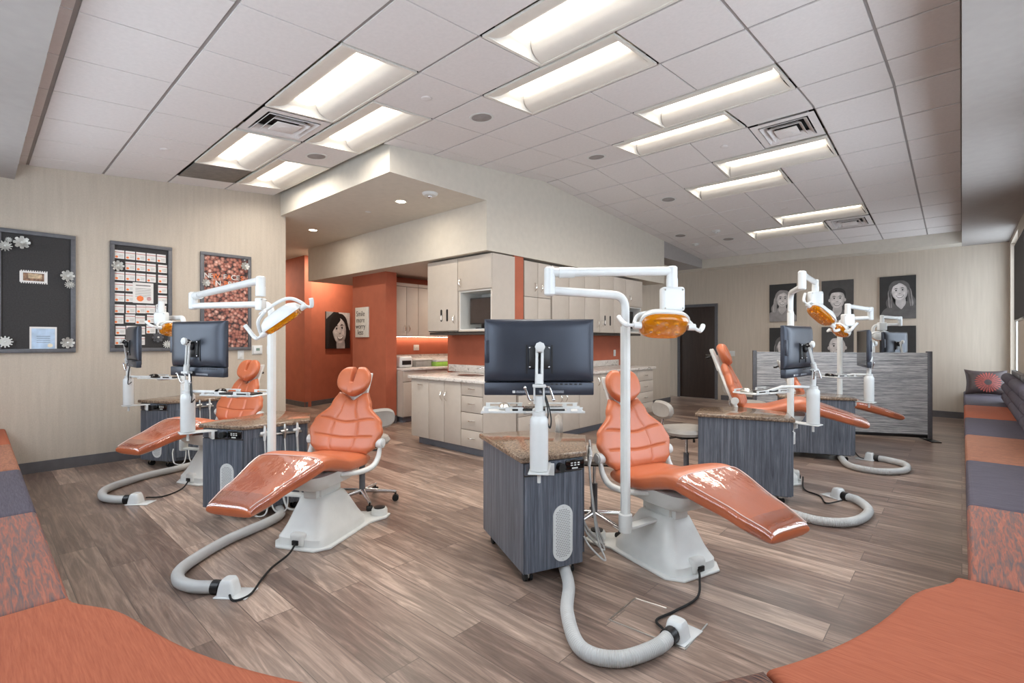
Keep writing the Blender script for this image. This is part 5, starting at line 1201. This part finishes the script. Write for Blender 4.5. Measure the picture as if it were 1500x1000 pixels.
def dstrip(m, w, h):
    n = 12
    for i in range(n):
        for s in (-1, 1): m.box((-w/2+i*w/n, -.0018, s*h*.46-.006), (-w/2+(i+.5)*w/n, -.001, s*h*.46+.006), 1)
    m.box((-w*.38, -.0016, -h*.3), (w*.38, -.001, h*.3), 2); m.box((-w*.2, -.0019, -h*.1), (w*.3, -.0012, h*.25), 3)
sheet('photo_strip', 'photo print with a striped border on the dark felt board', 'print', .415, 1.955, .2, .13, ['paper', 'ink', pm('brown_print', (126, 96, 76), .7, var=.3, vs_=40), pm('tan_print', (184, 160, 130), .7, var=.2, vs_=40)], dstrip)
def dcert(m, w, h):
    m.box((-w*.43, -.0016, -h*.42), (w*.43, -.001, h*.43), 1)
    for i in range(4): m.box((-w*.25, -.002, h*.1-i*.02), (w*.25, -.0014, h*.1-i*.02+.003), 2)
    n = 16; m.add([(w*.25+.02*cos(2*pi*k/n), -.0022, -h*.28+.02*sin(2*pi*k/n)) for k in range(n)], [tuple(range(n))], 3, False)
sheet('certificate', 'pale blue certificate pinned low on the dark felt board', 'certificate', .485, 1.34, .2, .24, ['paper', 'paper_blue', 'ink', pm('cream_seal', (226, 214, 190), .6)], dcert)
# metallic flower ornaments
def flower(label, y, z, s, kind=0, dx=.031, petal='silver'):
    t = thing('flower_ornament', label, 'ornament', (XL+dx, y, z), R(90), 'layered flower ornaments on the boards'); n = 8 if kind == 0 else 12
    m = MB()
    for lay, (r1, yy_) in enumerate(((s, -.004), (s*.72, -.014), (s*.42, -.024))):
        for k in range(n):
            a = 2*pi*(k+.5*lay)/n; wd_ = (pi/n)*(.95 if kind == 0 else .6)
            P = [(r1*.15, a, 0), (r1*.7, a-wd_, -.004), (r1, a-wd_*.6, -.010), (r1*1.05, a, -.006), (r1, a+wd_*.6, -.010), (r1*.7, a+wd_, -.004)]
            m.add([(r_*cos(b_), yy_+d_, r_*sin(b_)) for r_, b_, d_ in P], [tuple(range(6))], 0, False)
    m.build('petals', petal, t); MB().ell((0, -.028, 0), (s*.2, .012, s*.2), 0, 12).build('centre', 'cream', t)
flower('round silver rosette at the upper corner of the dark felt board', .215, 2.235, .05, 1)
flower('larger crystal flower at the upper corner of the dark felt board', .33, 2.285, .06)
flower('small cream bead flower between the upper two on the felt board', .24, 2.3, .026, 1, .014, 'cream')
flower('crystal flower on the right edge of the dark felt board', .665, 1.99, .055)
flower('small pearl flower on the right edge of the felt board', .68, 1.9, .04, 1)
flower('white petal flower at the lower left of the felt board', .215, 1.31, .055, 1, .031, 'cream')
flower('crystal flower at the lower right of the felt board', .665, 1.3, .055)
flower('crystal flower on the upper left edge of the card board', 1.075, 2.14, .055)
flower('dark star flower at the lower right of the card board', 1.44, 1.36, .055, 0, .02, 'gunmetal')
flower('pearl cluster in the bottom corner of the card board', 1.53, 1.28, .045, 1, .031, 'cream')
flower('crystal flower at the upper right of the copper board', 2.37, 2.28, .05)
flower('dark bead flower at the top right corner of the copper board', 2.36, 2.355, .035, 1, .02, 'gunmetal')
flower('silver flower left of the lettering on the copper board', 1.925, 2.03, .045)
# cut letters on the copper board
k = 0
for (txt, y0, z, st_) in (('NEW FACES', 1.94, 2.12, .05), ('IN BRACES', 2.02, 2.035, .045)):
    for i, chh in enumerate(txt):
        if chh == ' ': continue
        t = MB(); t.text(chh, .085, Matrix.Translation((0, 0, 0)) @ Matrix.Rotation(R(90), 4, 'X'), 0, .002)
        o = t.build('cut_letter', ('cream', 'dot', 'silver')[(i*2+k) % 3], label='cut out letter %s of the %s word line on the copper board' % (chh, ordn[k]) if txt.count(chh) == 1 else 'cut out letter %s, %s sign of the %s line on the copper board' % (chh, ordn[i], ordn[k]), cat='letter', group='cut out letters on the copper board')
        o.location = (XL+.016, y0+i*st_, z); o.rotation_euler.z = R(90)
    k += 1
# television on the window wall
t = thing('wall_television', 'large black television seen edge on beside the far window', 'television', (.5, 7.75, 1.55), R(-90))
MB().box((-.75, -.03, 0), (.75, .02, .93), 0, .008).build('housing', 'gloss_black', t); MB().box((-.73, -.034, .02), (.73, -.03, .91)).build('screen', 'felt', t)
m = MB(); m.box((-.2, .02, .3), (.2, .04, .65), 0, .004); m.box((-.04, .04, .4), (.04, .15, .55), 0, .004); m.build('wall_mount', 'black', t)
